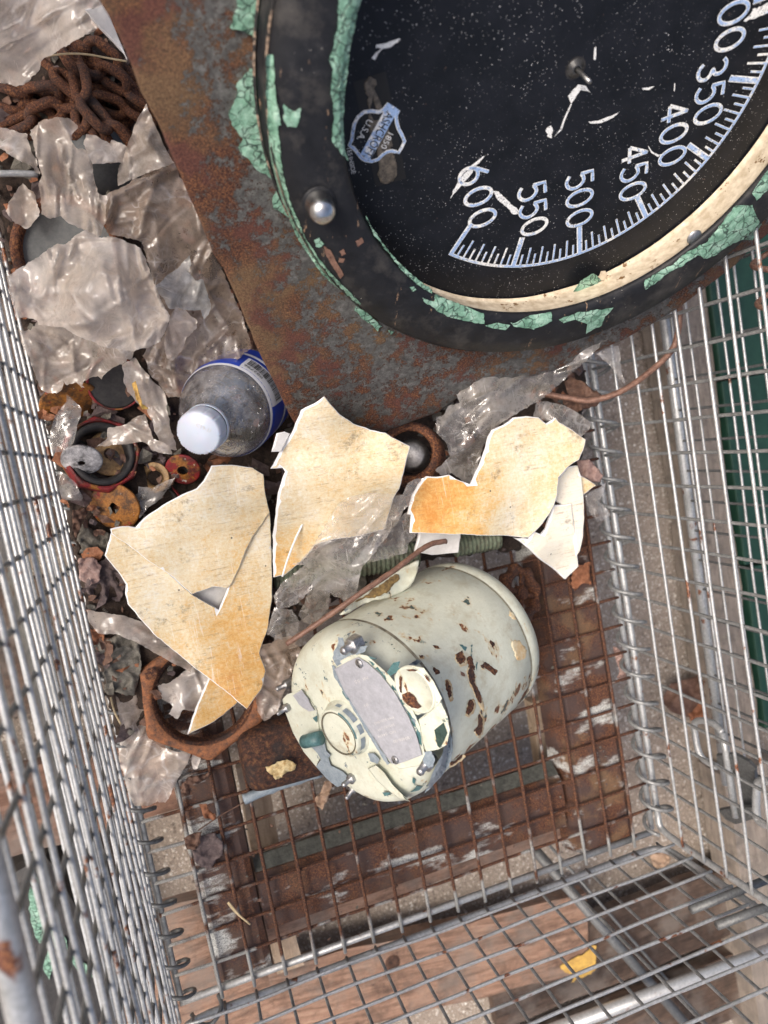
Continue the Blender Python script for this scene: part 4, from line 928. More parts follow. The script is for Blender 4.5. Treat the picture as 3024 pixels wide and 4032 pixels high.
# ================================================================== CANISTER (motor housing)
MK = .912
MC = CAM + MK * (np.array([.1528, .2145, .0598]) - CAM); MA = np.array([.861, .119, -.494]); MA /= np.linalg.norm(MA); MR = .0620
FH = .030
mo = thing('motor_housing', 'pale green enamelled metal canister with a nameplate and knob on its end', 'motor housing', (MC[0], MC[1], .0))
MX = np.cross(MA, [0, 0, 1]); MX /= np.linalg.norm(MX)
rag = lambda a, z, i: 1 + .006 * noise.noise(Vector((math.cos(a) * 2, math.sin(a) * 2, z * 25))) + .0022 * noise.noise(Vector((math.cos(a) * 9, math.sin(a) * 9, z * 130)))
prof = [(MR * .965, -.0006), (MR * .995, .0006), (MR, .003), (MR, .02), (MR * 1.0, .045), (MR, .07), (MR, .0945), (MR * .990, .0955), (MR * .990, .0965), (MR * 1.0, .098), (MR * .995, .104), (MR * .97, .110), (MR * .90, .1145), (MR * .6, .117), (.0001, .118)]
lathe('drum', MC, MA, prof, MOTOR, mo, 96, x=MX, fn=rag)
lathe('seam_groove', MC, MA, [(MR * 1.0035, -.0012), (MR * 1.0045, 0), (MR * 1.0035, .0010)], m_simple('seam_dirt', (.05, .04, .03), (.36, .33, .24), 120, .8, 0, .4), mo, 96, x=MX, fn=rag)
lathe('seam_groove', MC, MA, [(MR * 1.0015, .0948), (MR * 1.002, .0956), (MR * 1.0015, .0964)], m_simple('grimy_seam', (.14, .13, .09), (.34, .32, .24), 200, .7, 0, .3), mo, 96, x=MX, fn=rag)
def faceP(x, y, h=0.0): return Ppl(x, y, MC - MA * (FH + h), MA)
zc = lambda x, y: (1100 + x * .4822, 2450 + y * .4822)
lob = lambda a, z, i: rag(a, z, i)
prof = [(MR * 1.0, -.0008), (MR * 1.003, -.004), (MR * .995, -.012), (MR * .965, -.020), (MR * .905, -.0262), (MR * .83, -.0292), (MR * .74, -.030), (MR * .4, -.0302), (.0001, -.0302)]
lathe('end_cap', MC, MA, prof, MOTOR, mo, 96, x=MX, fn=lob)
# raised shapes on the cap
def slab(name, P, h0, h1, mat, step=26, jag=0, seed=1, bev=.0, label=None):
    vs_, fs, bd = cdt([zc(*p) for p in P], step, jag, 5 if bev else 0, seed); V = [faceP(v.x, v.y, h1 - (bev if bd[k] else 0)) for k, v in enumerate(vs_)]; V2 = [faceP(v.x, v.y, h0) for v in vs_]
    fs = orient(V, fs); n = len(V); cnt = set()
    for f in fs:
        for i in range(3): cnt.add((f[i], f[(i + 1) % 3]))
    rim = [(e[1], e[0], e[0] + n, e[1] + n) for e in cnt if (e[1], e[0]) not in cnt]
    return obj(name, V + V2, list(fs) + rim, mat, mo, smooth=False, label=label)
slab('raised_pad', [(430, 350), (620, 250), (720, 270), (900, 430), (1060, 640), (1150, 850), (1190, 1080), (1150, 1170), (980, 1200), (880, 1130), (760, 960), (620, 700), (520, 560)], -.002, .0016, MOTOR, bev=.0008)
slab('side_bracket', [(25, 630), (60, 590), (180, 548), (240, 610), (310, 720), (330, 900), (300, 960), (340, 1100), (300, 1180), (200, 1060), (110, 900), (50, 740)], -.006, .001, MOTOR, bev=.0006)
slab('primer_plate', [(245, 1010), (300, 985), (370, 980), (382, 1050), (420, 1085), (400, 1110), (420, 1170), (520, 1220), (590, 1300), (530, 1330), (470, 1345), (380, 1270), (300, 1180), (340, 1120), (310, 1070)], -.004, .0022, BLUEG, jag=2)
slab('moulded_rib', [(720, 1190), (790, 1160), (860, 1230), (930, 1330), (1010, 1410), (1070, 1465), (980, 1440), (880, 1370), (790, 1290)], -.004, .0045, MOTOR, bev=.0035)
slab('moulded_boss', [(940, 430), (1000, 380), (1090, 350), (1180, 370), (1260, 480), (1330, 620), (1300, 680), (1200, 730), (1130, 760), (1060, 720), (980, 620), (940, 520)], -.004, .0012, MOTOR, bev=.001)
slab('moulded_boss', [(1140, 790), (1220, 730), (1320, 650), (1370, 760), (1395, 880), (1370, 1000), (1300, 1040), (1200, 1060), (1160, 980), (1120, 880)], -.004, .0009, MOTOR, bev=.0008)
for P, m in [([(480, 120), (520, 125), (548, 240), (520, 330), (470, 360), (432, 290), (440, 240), (470, 200)], BLUEG), ([(850, 440), (890, 390), (930, 330), (985, 318), (970, 370), (1000, 380), (920, 430), (865, 465)], TEAL),
             ([(1050, 350), (1130, 300), (1160, 325), (1090, 368)], BLUEG), ([(720, 1070), (770, 1068), (818, 1120), (800, 1160), (740, 1135)], BLUEG),
             ([(1088, 1268), (1112, 1290), (1100, 1330), (1150, 1340), (1195, 1325), (1140, 1372), (1065, 1388), (1110, 1355), (1118, 1335), (1085, 1305)], TEAL),
             ([(110, 600), (180, 552), (240, 640), (285, 722), (240, 730), (160, 670)], PLATE), ([(1385, 880), (1415, 960), (1405, 1130), (1330, 1250), (1230, 1360), (1185, 1400), (1250, 1230), (1330, 1080)], BLUEG),
             ([(945, 440), (975, 435), (965, 560), (990, 650), (1050, 720), (1080, 760), (1050, 780), (990, 700), (950, 600)], BLUEG), ([(1110, 880), (1150, 900), (1165, 1000), (1150, 1060), (1125, 960)], TEAL),
             ([(500, 300), (560, 260), (640, 200), (720, 190), (700, 240), (600, 280)], BLUEG), ([(840, 1390), (900, 1390), (910, 1410), (860, 1420)], TEAL), ([(425, 350), (455, 360), (520, 540), (600, 640), (560, 640), (480, 500)], BLUEG), ([(715, 275), (800, 300), (730, 295)], TEAL), ([(452, 385), (500, 440), (560, 560), (640, 700), (720, 860), (800, 990), (860, 1080), (905, 1155), (880, 1165), (820, 1075), (700, 880), (600, 705), (515, 560), (462, 470), (436, 400)], BLUEG), ([(700, 290), (760, 325), (850, 420), (960, 560), (1075, 760), (1150, 925), (1135, 935), (1062, 770), (950, 580), (845, 440), (755, 345)], TEAL), ([(1000, 690), (1060, 740), (1120, 770), (1110, 830), (1060, 780), (1010, 730)], BLUEG), ([(1160, 1060), (1240, 1050), (1270, 1120), (1250, 1200), (1180, 1180)], BLUEG), ([(510, 560), (560, 580), (585, 640), (540, 620)], TEAL), ([(270, 780), (310, 760), (305, 820), (285, 800)], TEAL), ([(1280, 500), (1330, 590), (1340, 640), (1300, 560)], BLUEG)]:
    vs2 = [zc(*p) for p in P]; cx_ = sum(p[0] for p in vs2) / len(vs2); ins = inpoly(cx_, sum(p[1] for p in vs2) / len(vs2), [zc(*p) for p in [(430, 350), (620, 250), (720, 270), (900, 430), (1060, 640), (1150, 850), (1190, 1080), (1150, 1170), (980, 1200), (880, 1130), (760, 960), (620, 700), (520, 560)]])
    def mapm(x, y, h, e=[0]):
        # sits on whatever the cap's rounded face is under that line of sight
        best = faceP(x, y, h + .0022)
        q = np.array(best) - MC; rr_ = np.linalg.norm(q - MA * (q @ MA))
        if rr_ > MR * .80:
            for it in range(6):
                zz = float(np.interp(rr_, [MR * .74, MR * .83, MR * .905, MR * .965, MR * .995, MR * 1.003], [-.030, -.0292, -.0262, -.020, -.012, -.003])); best = Ppl(x, y, MC + MA * (zz - h - .0012), MA); q = np.array(best) - MC; rr_ = min(np.linalg.norm(q - MA * (q @ MA)), MR * 1.003)
        return best
    plane_patch('exposed_undercoat', vs2, mapm, .0004, m, mo, 12, 4, seed=int(cx_) % 71)
# nameplate with two slotted screws and stamped figures
slab('nameplate', [(450, 382), (560, 320), (640, 285), (720, 330), (830, 430), (940, 570), (1050, 760), (1120, 920), (1165, 1085), (1060, 1125), (950, 1165), (915, 1150), (860, 1080), (720, 860), (600, 670), (520, 540)], .0014, .0030, PLATE, bev=.0003, label='scuffed grey metal nameplate')
def scr(x, y, r, ang):
    p = faceP(*zc(x, y), .003); s = lathe('screw', p, -MA, [(r, 0), (r, .0006), (r * .8, .0012), (.0001, .0014)], STEEL, mo, 20)
    ex, ey, ez = frame_of(-MA); d = ex * math.cos(ang) + ey * math.sin(ang); t = d.cross(ez).normalized()
    q = Vector(p) + ez * .00135; obj('slot', [q + d * r * .8 + t * r * .12, q - d * r * .8 + t * r * .12, q - d * r * .8 - t * r * .12, q + d * r * .8 - t * r * .12], [(0, 1, 2, 3)], RUBR, s, smooth=False)
scr(655, 335, .0030, .9); scr(948, 1122, .0028, .2)
def ntext(s, p0, p1, cap):
    a = faceP(*zc(*p0), .0031); b = faceP(*zc(*p1), .0031); d = b - a; n = Vector(-MA); up = n.cross(d).normalized()
    V, F_ = text_geo(s, Vector((0, 0, 0)), (1, 0, 0), (0, 1, 0), 1.0, 0); W = max(v.x for v in V); sx = d.length / W
    obj('stamped_text', [a + d.normalized() * v.x * sx + up * v.y * cap / .7 for v in V], F_, WTILE, mo, smooth=False)
ntext('180406-00', (1075, 925), (925, 965), .0019); ntext('NO  54474', (945, 880), (800, 925), .0017); ntext('5431A2 1/M', (935, 825), (800, 870), .0016); ntext('MM 5201842', (930, 765), (770, 820), .0015)
ntext('NI  55', (720, 440), (610, 480), .0019); ntext('01', (720, 660), (690, 675), .0018)
# knob with notched side
kc = faceP(1368, 2862, 0); kax = -MA
def notch(a, z, i): return 1 - (.035 if (int(a / (2 * math.pi) * 30) % 2 == 0 and 2 <= i <= 4) else 0)
lathe('filler_knob', kc, kax, [(.0196, -.003), (.0192, .0012), (.0180, .0022), (.0174, .0062), (.0170, .0076), (.0160, .0084), (.0148, .0085), (.0146, .0078), (.0140, .0080), (.0001, .0084)], MOTOR, mo, 60, fn=notch)
lathe('knob_edge_shade', Vector(kc) - Vector(MA) * .00845, kax, [(.0149, .0), (.0153, .0003), (.0146, .0003), (.0142, -.0001)], m_simple('crevice_shade', (.05, .045, .03), (.22, .20, .14), 300, .8, 0, .5), mo, 48)  # dark ring painting crevice shade round the knob face
lathe('knob_base_shade', kc, kax, [(.0197, .0002), (.0206, .0001), (.0212, -.0004)], m_simple('crevice_shade_line', (.10, .085, .05), (.36, .33, .24), 300, .8, 0, .5), mo, 48)  # dark ring painting contact shade round the knob base
kx = Vector(RM.T @ np.array([.9, -.4, 0.0]))
for a0_, a1_, z0_, z1_ in ((-.9, -.35, .0028, .0062), (-.2, .15, .0024, .0058), (.3, .9, .0030, .0064), (1.1, 1.35, .0026, .005), (-1.35, -1.1, .003, .0056), (-.3, 1.0, .0080, .0085)):
    lathe('knob_chip', kc, kax, [(.01805, z0_), (.0178, (z0_ + z1_) / 2), (.0176, z1_)] if z1_ < .008 else [(.0166, .0081), (.0156, .0087)], BLUEG if a0_ != -.3 else TEAL, mo, 8, x=kx, full=False, a0=a0_, a1=a1_, fn=lambda a, z_, i: 1.004 + .01 * noise.noise(Vector((a * 9, i, 0))))
# boss disc, rust showing through
bc = faceP(*zc(1112, 548), .0012)
lathe('round_cover', bc, -MA, [(.0148, -.001), (.0146, .0012), (.0135, .0016), (.0132, .0010), (.0001, .0013)], MOTOR, mo, 40)
def bossmap(x, y, h): return faceP(x, y, .0027 + h)
for P in [[(1000, 590), (1060, 570), (1100, 600), (1130, 660), (1160, 690), (1130, 708), (1080, 700), (1030, 660), (1005, 630)], [(1035, 390), (1090, 380), (1130, 392), (1110, 402), (1060, 400)], [(982, 440), (1002, 450), (998, 520), (1000, 580), (985, 570), (978, 500)], [(1180, 425), (1210, 450), (1230, 490), (1215, 480), (1190, 450)]]:
    plane_patch('rust_patch', [zc(*p) for p in P], bossmap, .0003, RUSTD, mo, 10, 4, seed=P[0][0] % 50)
slab('sight_glass', [(1265, 880), (1340, 820), (1372, 905), (1345, 970), (1312, 1030), (1290, 1010)], .0005, .0014, m_simple('dark_sight_glass', (.012, .03, .025), (.05, .085, .075), 200, .25, 0, .1), label='small dark green window')
# bolts
def bolt(x, y, h, r, lean=(0, 0, 0)):
    p = faceP(*zc(x, y), h); ax = Vector(-MA) + Vector(lean); b_ = lathe('bolt', p, ax, [(r, -.004), (r, .003), (r * .9, .0038), (r * .5, .0040), (r * .5, .0095), (r * .38, .0105), (.0001, .0108)], STEEL, mo, 6 * 3, fn=lambda a, z, i: (1 / max(.87, math.cos((a % (math.pi / 3)) - math.pi / 6)) * .9) if i < 4 else 1 + .05 * (i % 2))
    return b_
bolt(612, 178, .001, .0052); bolt(1212, 1135, -.004, .0052, (.2, -.1, 0)); bolt(615, 1345, -.016, .0032, (0, -.3, 0)); bolt(75, 500, -.018, .0034, (-.5, 0, 0)); bolt(605, 1262, -.001, .0036); bolt(75, 690, .001, .0030)
# teal rolled tab
ta, tb_ = faceP(*zc(205, 975), .008), faceP(*zc(335, 945), .006)
tv, tf = tube_geo([ta, ta.lerp(tb_, .5), tb_], [.0046, .0048, .0047], 20); obj('rolled_tab', tv, tf, TEAL, mo)
STAINM = m_simple('rust_stained_enamel', (.62, .58, .42), (.46, .27, .10), 90, .6, 0, .3)
# chips on the drum
def drumP(x, y, h=0.0):
    d = ray(x, y); d = d / np.linalg.norm(d); w0 = CAM - MC; dp = d - MA * (d @ MA); wp = w0 - MA * (w0 @ MA); R_ = MR * 1.001 + h
    A_ = dp @ dp; B_ = 2 * dp @ wp; C_ = wp @ wp - R_ * R_; q = B_ * B_ - 4 * A_ * C_
    return Vector(CAM + d * ((-B_ - math.sqrt(max(q, 0))) / (2 * A_)))
for P, m in [([(1440, 262), (1488, 232), (1498, 270), (1524, 300), (1515, 335), (1480, 345), (1440, 300)], RUSTD), ([(1555, 360), (1575, 370), (1592, 440), (1600, 500), (1625, 560), (1648, 640), (1640, 680), (1612, 620), (1585, 560), (1560, 490), (1540, 420)], RUSTD),
             ([(1550, 645), (1572, 635), (1590, 680), (1575, 730), (1548, 762), (1522, 742)], RUSTD), ([(1630, 750), (1660, 790), (1655, 870), (1630, 925), (1612, 910), (1600, 880), (1622, 840)], RUSTD), ([(1358, 472), (1378, 475), (1398, 520), (1408, 600), (1388, 622), (1375, 570), (1358, 520)], RUSTD),
             ([(1470, 180), (1500, 185), (1532, 205), (1520, 235), (1500, 220)], TEAL), ([(1560, 190), (1578, 180), (1582, 240), (1572, 285), (1556, 270)], TEAL), ([(1640, 350), (1665, 340), (1670, 380), (1650, 375)], RUSTD), ([(1478, 395), (1500, 410), (1518, 440), (1490, 435)], RUSTB), ([(1252, 188), (1285, 190), (1305, 210), (1270, 208)], RUSTD), ([(1140, 265), (1175, 270), (1170, 292), (1145, 288)], RUSTD),
             ([(1400, 1140), (1440, 1130), (1490, 1080), (1500, 1100), (1440, 1150), (1400, 1170)], RUSTD), ([(1610, 320), (1622, 330), (1615, 400), (1605, 360)], TEAL), ([(1590, 880), (1600, 870), (1598, 890), (1590, 895)], RUSTD)]:
    Q_ = [zc(*p) for p in P]; mx_ = sum(q[0] for q in Q_) / len(Q_); my_ = sum(q[1] for q in Q_) / len(Q_)
    if m is RUSTD: plane_patch('rust_stain', [(mx_ + (q[0] - mx_) * 1.35 + 3, my_ + (q[1] - my_) * 1.25 + 4) for q in Q_], drumP, .00012, STAINM, mo, 9, 7, seed=P[0][0] % 37, smooth=True)
    plane_patch('rust_chip', Q_, drumP, .00035, m, mo, 7, 7, seed=P[0][0] % 53)
for P in [[(1700, 2620), (1730, 2640), (1740, 2670), (1715, 2660)], [(1900, 2600), (1960, 2640), (1950, 2660), (1905, 2625)], [(1840, 2590), (1860, 2575), (1870, 2640), (1850, 2640)], [(2005, 2520), (2050, 2530), (2078, 2560), (2070, 2590), (2040, 2600), (2020, 2560)], [(2004, 2406), (2020, 2412), (2036, 2440), (2018, 2436)], [(1930, 2520), (1950, 2540), (1935, 2550)]]:
    plane_patch('rust_chip' if P[0][0] < 2000 else 'rust_stain', P, drumP, .0002, STAINM if P[0][0] > 2000 else RUSTD, mo, 9, 9, seed=P[0][0] % 53, smooth=True)
# clamp bar and web along the drum
bar = smooth_path([Pz(1130, 2535, .100), Pz(1210, 2482, .106), Pz(1330, 2400, .112), Pz(1440, 2322, .114), Pz(1560, 2240, .112), Pz(1650, 2170, .106), Pz(1705, 2140, .101), Pz(1756, 2131, .096)], 5)
V, F_ = tube_geo(bar, .0019, 8, rn=.25)
obj('clamp_bar', V, F_, RUSTB, mo, label='rust-brown bar edge along the top of the drum')
webz = [(1340, 2400, .110), (1650, 2180, .100), (1600, 2300, .088), (1450, 2380, .096)]
WB = [cr(1000, 1700, S6, [p])[0] for p in [(560, 1195), (640, 1120), (740, 1050), (860, 965), (960, 900), (1050, 850), (1075, 840), (1070, 900), (1050, 960), (1020, 1010), (960, 1050), (880, 1085), (780, 1100), (700, 1130), (620, 1180)]]
film('clamp_web', WB, webz, MOTOR, None, amp=.0012, fold=60, step=12, jag=2, seed=8, parent=mo, thick=.0015)
film('gold_stain', [cr(1000, 1700, S6, [p])[0] for p in [(660, 1110), (760, 1045), (850, 985), (930, 930), (950, 960), (910, 1000), (870, 1060), (800, 1075), (720, 1095)]], [(p[0], p[1], p[2] + .0018) for p in webz], m_simple('gold_brown_flaking', (.07, .04, .02), (.42, .28, .10), 200, .6, 0, .8), None, amp=.0008, fold=40, step=9, jag=8, seed=3, parent=mo)

# rusty boxy elbow under the canister
el = thing('conduit_box', 'dark rusty rounded metal box tucked under the canister, yellow flaking on its edge', 'conduit box', (.11, .13, 0))
ec = Pz(1110, 2965, .036)
V, F_ = box_geo(ec + Vector((.018, 0, -.008)), (.098, .052, .040), Matrix.Rotation(rad(2), 3, 'Z') @ Matrix.Rotation(rad(-6), 3, 'Y'), .014)
o = obj('box_body', V, F_, m_darkrust('chocolate_rust', .42, 160), el); addmod(o, 'SUBSURF', levels=2, render_levels=2)
tube('front_rim', smooth_path([Pz(960, 3148, .014), Pz(1050, 3110, .016), Pz(1150, 3075, .018), Pz(1265, 3040, .020)], 5), .0040, BLUEG, el, 10, rn=.2)
film('yellow_flake', [(1045, 3020), (1080, 3010), (1090, 3000), (1130, 2990), (1150, 2998), (1168, 3010), (1160, 3030), (1130, 3040), (1110, 3062), (1085, 3070), (1075, 3050), (1055, 3040)], .0545, m_simple('yellow_flaking_paint', (.35, .20, .05), (.78, .66, .38), 260, .6, 0, .8), None, amp=.002, fold=20, step=8, jag=6, seed=5, parent=el)

# ================================================================== BOTTLE
bo = thing('water_bottle', 'clear plastic water bottle with a white screw cap and a blue label', 'bottle', (.03, .5, .02))
cpx = (778, 1708); v0 = ray(*cpx); v0 = v0 / np.linalg.norm(v0); BT = CAM + v0 * .498
lat = RM.T @ np.array([.78, -.625, 0.0]); lat = lat - v0 * (lat @ v0); lat /= np.linalg.norm(lat); BA = v0 * .885 + lat * .465; BA /= np.linalg.norm(BA)
BX = lat - BA * (lat @ BA)
dent = lambda a, z, i: 1 + .03 * noise.noise(Vector((math.cos(a) * 1.2, math.sin(a) * 1.2, z * 18)))
prof = [(.0112, .012), (.0118, .0165), (.0150, .0172), (.0150, .0185), (.0122, .020), (.0135, .023), (.0190, .029), (.0245, .035), (.0290, .042), (.0318, .050), (.0330, .058), (.0330, .078), (.0310, .085), (.0330, .092), (.0330, .112), (.0300, .122), (.012, .125), (.0001, .122)]
o = lathe('bottle_body', BT, BA, prof, PET, bo, 64, x=BX, fn=dent)
ridge = lambda a, z, i: 1 + (.022 * (1 if int(a / (2 * math.pi) * 120) % 2 else -1) if 3 <= i <= 6 else 0)
lathe('cap', BT, BA, [(.0001, .0002), (.0108, .0), (.0112, .0004), (.0132, .0004), (.0142, .0016), (.0144, .006), (.0145, .011), (.0146, .0125), (.0135, .0135)], CAPM, bo, 120, x=BX, fn=ridge)
lathe('tamper_ring', BT, BA, [(.0146, .0138), (.0150, .0142), (.0150, .0168), (.0140, .0170)], CAPM, bo, 48, x=BX)
lf_ = lambda a, z, i: dent(a, z, i) * 1.012
lathe('label', BT, BA, [(.0322, .0530), (.0331, .0545), (.0336, .060), (.0336, .100)], LABB, bo, 64, x=BX, fn=lf_)
lathe('label_edge', BT, BA, [(.0319, .0515), (.0325, .0530), (.0327, .0540)], LABW, bo, 64, x=BX, fn=lambda a, z, i: dent(a, z, i) * 1.02)
lathe('paper_band', BT, BA, [(.0338, .0800), (.0340, .0812), (.0340, .084)], LABW, bo, 64, x=BX, fn=lf_)
BC0, BC1 = -.55, .55
lathe('barcode_panel', BT, BA, [(.0326, .0540), (.0336, .0580), (.0339, .074)], LABW, bo, 24, x=BX, fn=lambda a, z, i: dent(a, z, i) * 1.022, full=False, a0=BC0, a1=BC1)
V = []; F_ = []; a = BC0 + .08; rb = random.Random(9)
while a < BC1 - .06:
    wd = rb.choice((.006, .006, .012, .018)); v_, f_ = lathe_geo(BT, BA, [(.0338, .0605), (.0340, .0710)], 1, BX, lambda t, z, i: dent(t, z, i) * 1.030, False, a, a + wd); o_ = len(V); V += v_; F_ += [tuple(i + o_ for i in q) for q in f_]; a += wd + rb.choice((.007, .009, .014))
o = obj('barcode', V, F_, INK, bo, smooth=False)
ex, ey, ez = frame_of(BA, BX)
def btext(s, a_start, zpos, size, flip=1):
    V, F_ = text_geo(s, Vector((0, 0, 0)), (1, 0, 0), (0, 1, 0), 1.0, 0); out = []
    for v in V:
        t = a_start + flip * v.x * size / .0337; zz = zpos - v.y * size * flip * -1; q = .0337 * dent(t, zz, 0) * 1.031
        out.append(Vector(BT) + ex * math.cos(t) * q + ey * math.sin(t) * q + ez * zz)
    obj('lettering', out, F_, INK, bo, smooth=False)
btext('082796', BC0 + .50, .0592, .0050, -1)
def captext(s, c, size, rot):
    V, F_ = text_geo(s, Vector((0, 0, 0)), (1, 0, 0), (0, 1, 0), 1.0, 0); n = Vector(-BA); b = Vector(RM.T @ np.array([math.cos(rot), math.sin(rot), 0])); b = (b - n * b.dot(n)).normalized(); u = n.cross(b)
    o0 = Vector(BT) + n * .0003 + Vector(c[0] * np.array(RM[0]) * 1.0 - c[1] * np.array(RM[1]))
    o0 = o0 - n * ((o0 - Vector(BT)).dot(n) - .0004)
    obj('embossed_text', [o0 + b * v.x * size + u * v.y * size for v in V], F_, WTILE, bo, smooth=False)
captext('C19-1/', (-.0005, .0055), .0036, .45)

# ================================================================== RUSTY CHAIN
def link_mesh(L=.0270, W=.0168, r=.0031):
    P = []; h = (L - W) / 2
    for i in range(9): a = -math.pi / 2 + math.pi * i / 8; P.append(Vector((h + math.cos(a) * (W / 2 - r), math.sin(a) * (W / 2 - r), 0)))
    for i in range(9): a = math.pi / 2 + math.pi * i / 8; P.append(Vector((-h + math.cos(a) * (W / 2 - r), math.sin(a) * (W / 2 - r), 0)))
    V, F_ = tube_geo(P, r, 9, True, rn=.22); me = bpy.data.meshes.new('link'); me.from_pydata([tuple(v) for v in V], [], F_); me.update()
    me.polygons.foreach_set('use_smooth', [True] * len(me.polygons)); me.materials.append(RUSTC); return me
LM_ = link_mesh(); cl_ = Pz(300, 420, .03)
ch = thing('rusty_chain', 'heap of heavily rusted steel chain by the top left corner of the basket', 'chain', tuple(cl_))
rnd = random.Random(11)
strands = [[(10, 330, .052), (150, 380, .058), (270, 330, .065), (330, 470, .068), (420, 590, .062)], [(250, 190, .070), (300, 260, .074), (330, 380, .078), (400, 480, .074), (470, 560, .066)],
           [(30, 500, .050), (130, 470, .056), (230, 430, .060), (330, 400, .062), (450, 420, .060), (560, 450, .055)], [(-10, 400, .045), (90, 430, .050), (200, 470, .052), (300, 520, .054), (420, 540, .05)],
           [(240, 160, .060), (360, 200, .062), (450, 250, .060), (530, 330, .055)], [(300, 250, .058), (400, 290, .064), (480, 330, .066), (560, 400, .06)], [(120, 330, .045), (220, 370, .048), (330, 340, .05), (450, 350, .048), (560, 470, .045)],
           [(60, 420, .036), (200, 410, .038), (350, 470, .038), (500, 500, .038)], [(350, 300, .045), (420, 400, .046), (500, 480, .046), (540, 560, .043)], [(150, 520, .040), (60, 470, .042), (-10, 450, .042)], [(380, 160, .045), (460, 200, .045), (520, 260, .042), (560, 330, .04)],
           [(270, 150, .040), (350, 260, .036), (450, 300, .034), (560, 380, .034)], [(180, 250, .050), (240, 300, .052), (260, 400, .05), (220, 500, .046)], [(-10, 360, .036), (120, 400, .034), (260, 460, .032), (400, 520, .032)]]
for si, S in enumerate(strands):
    pth = smooth_path([Pz(x, y, z) for x, y, z in S], 30); acc = 0; k = 0; nxt = .006
    for i in range(1, len(pth)):
        seg = (pth[i] - pth[i - 1]).length; acc += seg
        if acc >= nxt:
            t = (pth[i] - pth[i - 1]).normalized(); t = (t + Vector((rnd.uniform(-.2, .2), rnd.uniform(-.2, .2), rnd.uniform(-.12, .12)))).normalized()
            up = Vector((0, 0, 1)); up = (up - t * up.dot(t)).normalized(); sd_ = up.cross(t)
            roll = (rad(40) if k % 2 else rad(-48)) + rnd.uniform(-.3, .3); y_ = sd_ * math.cos(roll) + up * math.sin(roll); z_ = t.cross(y_)
            o = bpy.data.objects.new('link', LM_); COL.objects.link(o); o.parent = ch
            M_ = Matrix((t, y_, z_)).transposed().to_4x4(); s_ = rnd.uniform(.93, 1.06); o.matrix_local = Matrix.Translation(pth[i] - cl_) @ M_ @ Matrix.Scale(s_, 4)
            k += 1; nxt += .0198

# ================================================================== SMALL SCRAP METAL AT THE LEFT
def disc(name, x, y, z, rpx, nrm, mat, label, cat, hole=0.0, dish=.10, thick=.0014, squash=1.0, square=False, group=None, seed=1):
    c = Pz(x, y, z); dd = (c - Vector(CAM)).length; r = rpx / FPX * dd
    wv = lambda a, z_, i: 1 + .012 * noise.noise(Vector((math.cos(a) * 2, math.sin(a) * 2, seed)))
    r0 = max(hole * r, .0001); rs = [r0, r0 + .1 * (r - r0), r * .5, r * .75, r * .93, r]; pr = [(q, dish * r * (1 - (q / r) ** 2)) for q in rs]
    pr2 = [(q, h - thick) for q, h in reversed(pr)]
    def fn2(a, z_, i):
        k = wv(a, z_, i)
        if square and i in (0, 11): k *= 1 / max(abs(math.cos(a)), abs(math.sin(a))) * .85
        return k
    prof = pr + pr2 + ([pr[0]] if hole else [])
    V, F_ = lathe_geo(c, nrm, prof, 40, None, fn2); o = obj(name, V, F_, mat); tag(o, label, cat, group); return o
lft = lambda x, y: (x * .4522, 1300 + y * .4522)
disc('metal_disc', *lft(1000, 1540), .030, 94, (-.38, -.30, .85), ORGP, 'orange rusted disc with a square hole, below the red ring', 'disc', .22, .10, square=True)
disc('metal_disc', *lft(950, 1075), .026, 82, (.25, .1, 1), YELR, 'yellowish rusted disc with a round hole lying inside the red ring', 'disc', .24, .06)
disc('metal_disc', *lft(712, 1135), .046, 73, (-.15, -.75, .75), WHITEP, 'white disc with black specks and a hole, left of the red ring', 'disc', .18, .22)
disc('metal_disc', *lft(620, 640), .030, 108, (.1, -.80, .55), ORGP, 'orange and red lid standing on edge beneath the torn plastic skirt', 'disc', 0, .15)
disc('metal_disc', 609, 1881, .024, 58, (-.45, .0, .9), YELR, 'narrow orange ring-like disc right of the red ring', 'disc', .5, .05)
disc('metal_disc', 720, 1850, .030, 66, (-.3, -.5, .8), REDP, 'red and orange disc beside the bottle cap', 'disc', .3, .1)
disc('rubber_cap', *lft(1000, 460), .036, 95, (.1, -.25, 1), RUBR, 'black rubber cap with a red rim under the plastic tail', 'cap', 0, .05, .008)
c = Pz(*lft(1000, 460), .034); lathe('red_rim', c, (.1, -.25, 1), [(.0175, -.006), (.0185, -.006), (.0188, .002), (.0180, .0035), (.0172, .003)], REDP, None, 40)
tag(bpy.data.objects['red_rim'], 'thin red painted hoop round the black rubber cap', 'hoop')
def redring(name, x, y, z, ro, nrm, label, seed=0):
    c = Pz(x, y, z); t = thing(name, label, 'ring', tuple(c))
    octf = lambda a, z_, i: (1 / math.cos((a % (math.pi / 4)) - math.pi / 8) * .955) if i in (2, 3, 4, 5) else 1
    lathe('outer_ring', c, nrm, [(ro * .84, .001), (ro * .86, .005), (ro * .93, .006), (ro * .99, .003), (ro, -.003), (ro * .99, -.008), (ro * .85, -.008)], REDP, t, 64, fn=octf)
    lathe('inner_gasket', c, nrm, [(ro * .64, -.009), (ro * .63, .001), (ro * .66, .0045), (ro * .75, .0065), (ro * .83, .0055), (ro * .855, .001), (ro * .8, -.006)], RUBR, t, 56, fn=lambda a, z_, i: 1 + .01 * noise.noise(Vector((a * 3, i, seed))))
    return t
redring('ring_fitting', *lft(880, 1085), .032, .0262, (.30, .10, .95), 'red octagonal ring with a black rubber gasket near the left wall')
redring('ring_fitting', 628, 2000, .014, .0185, (-.2, .4, .9), 'small pink-red ring half under the big yellowed shard', 4)
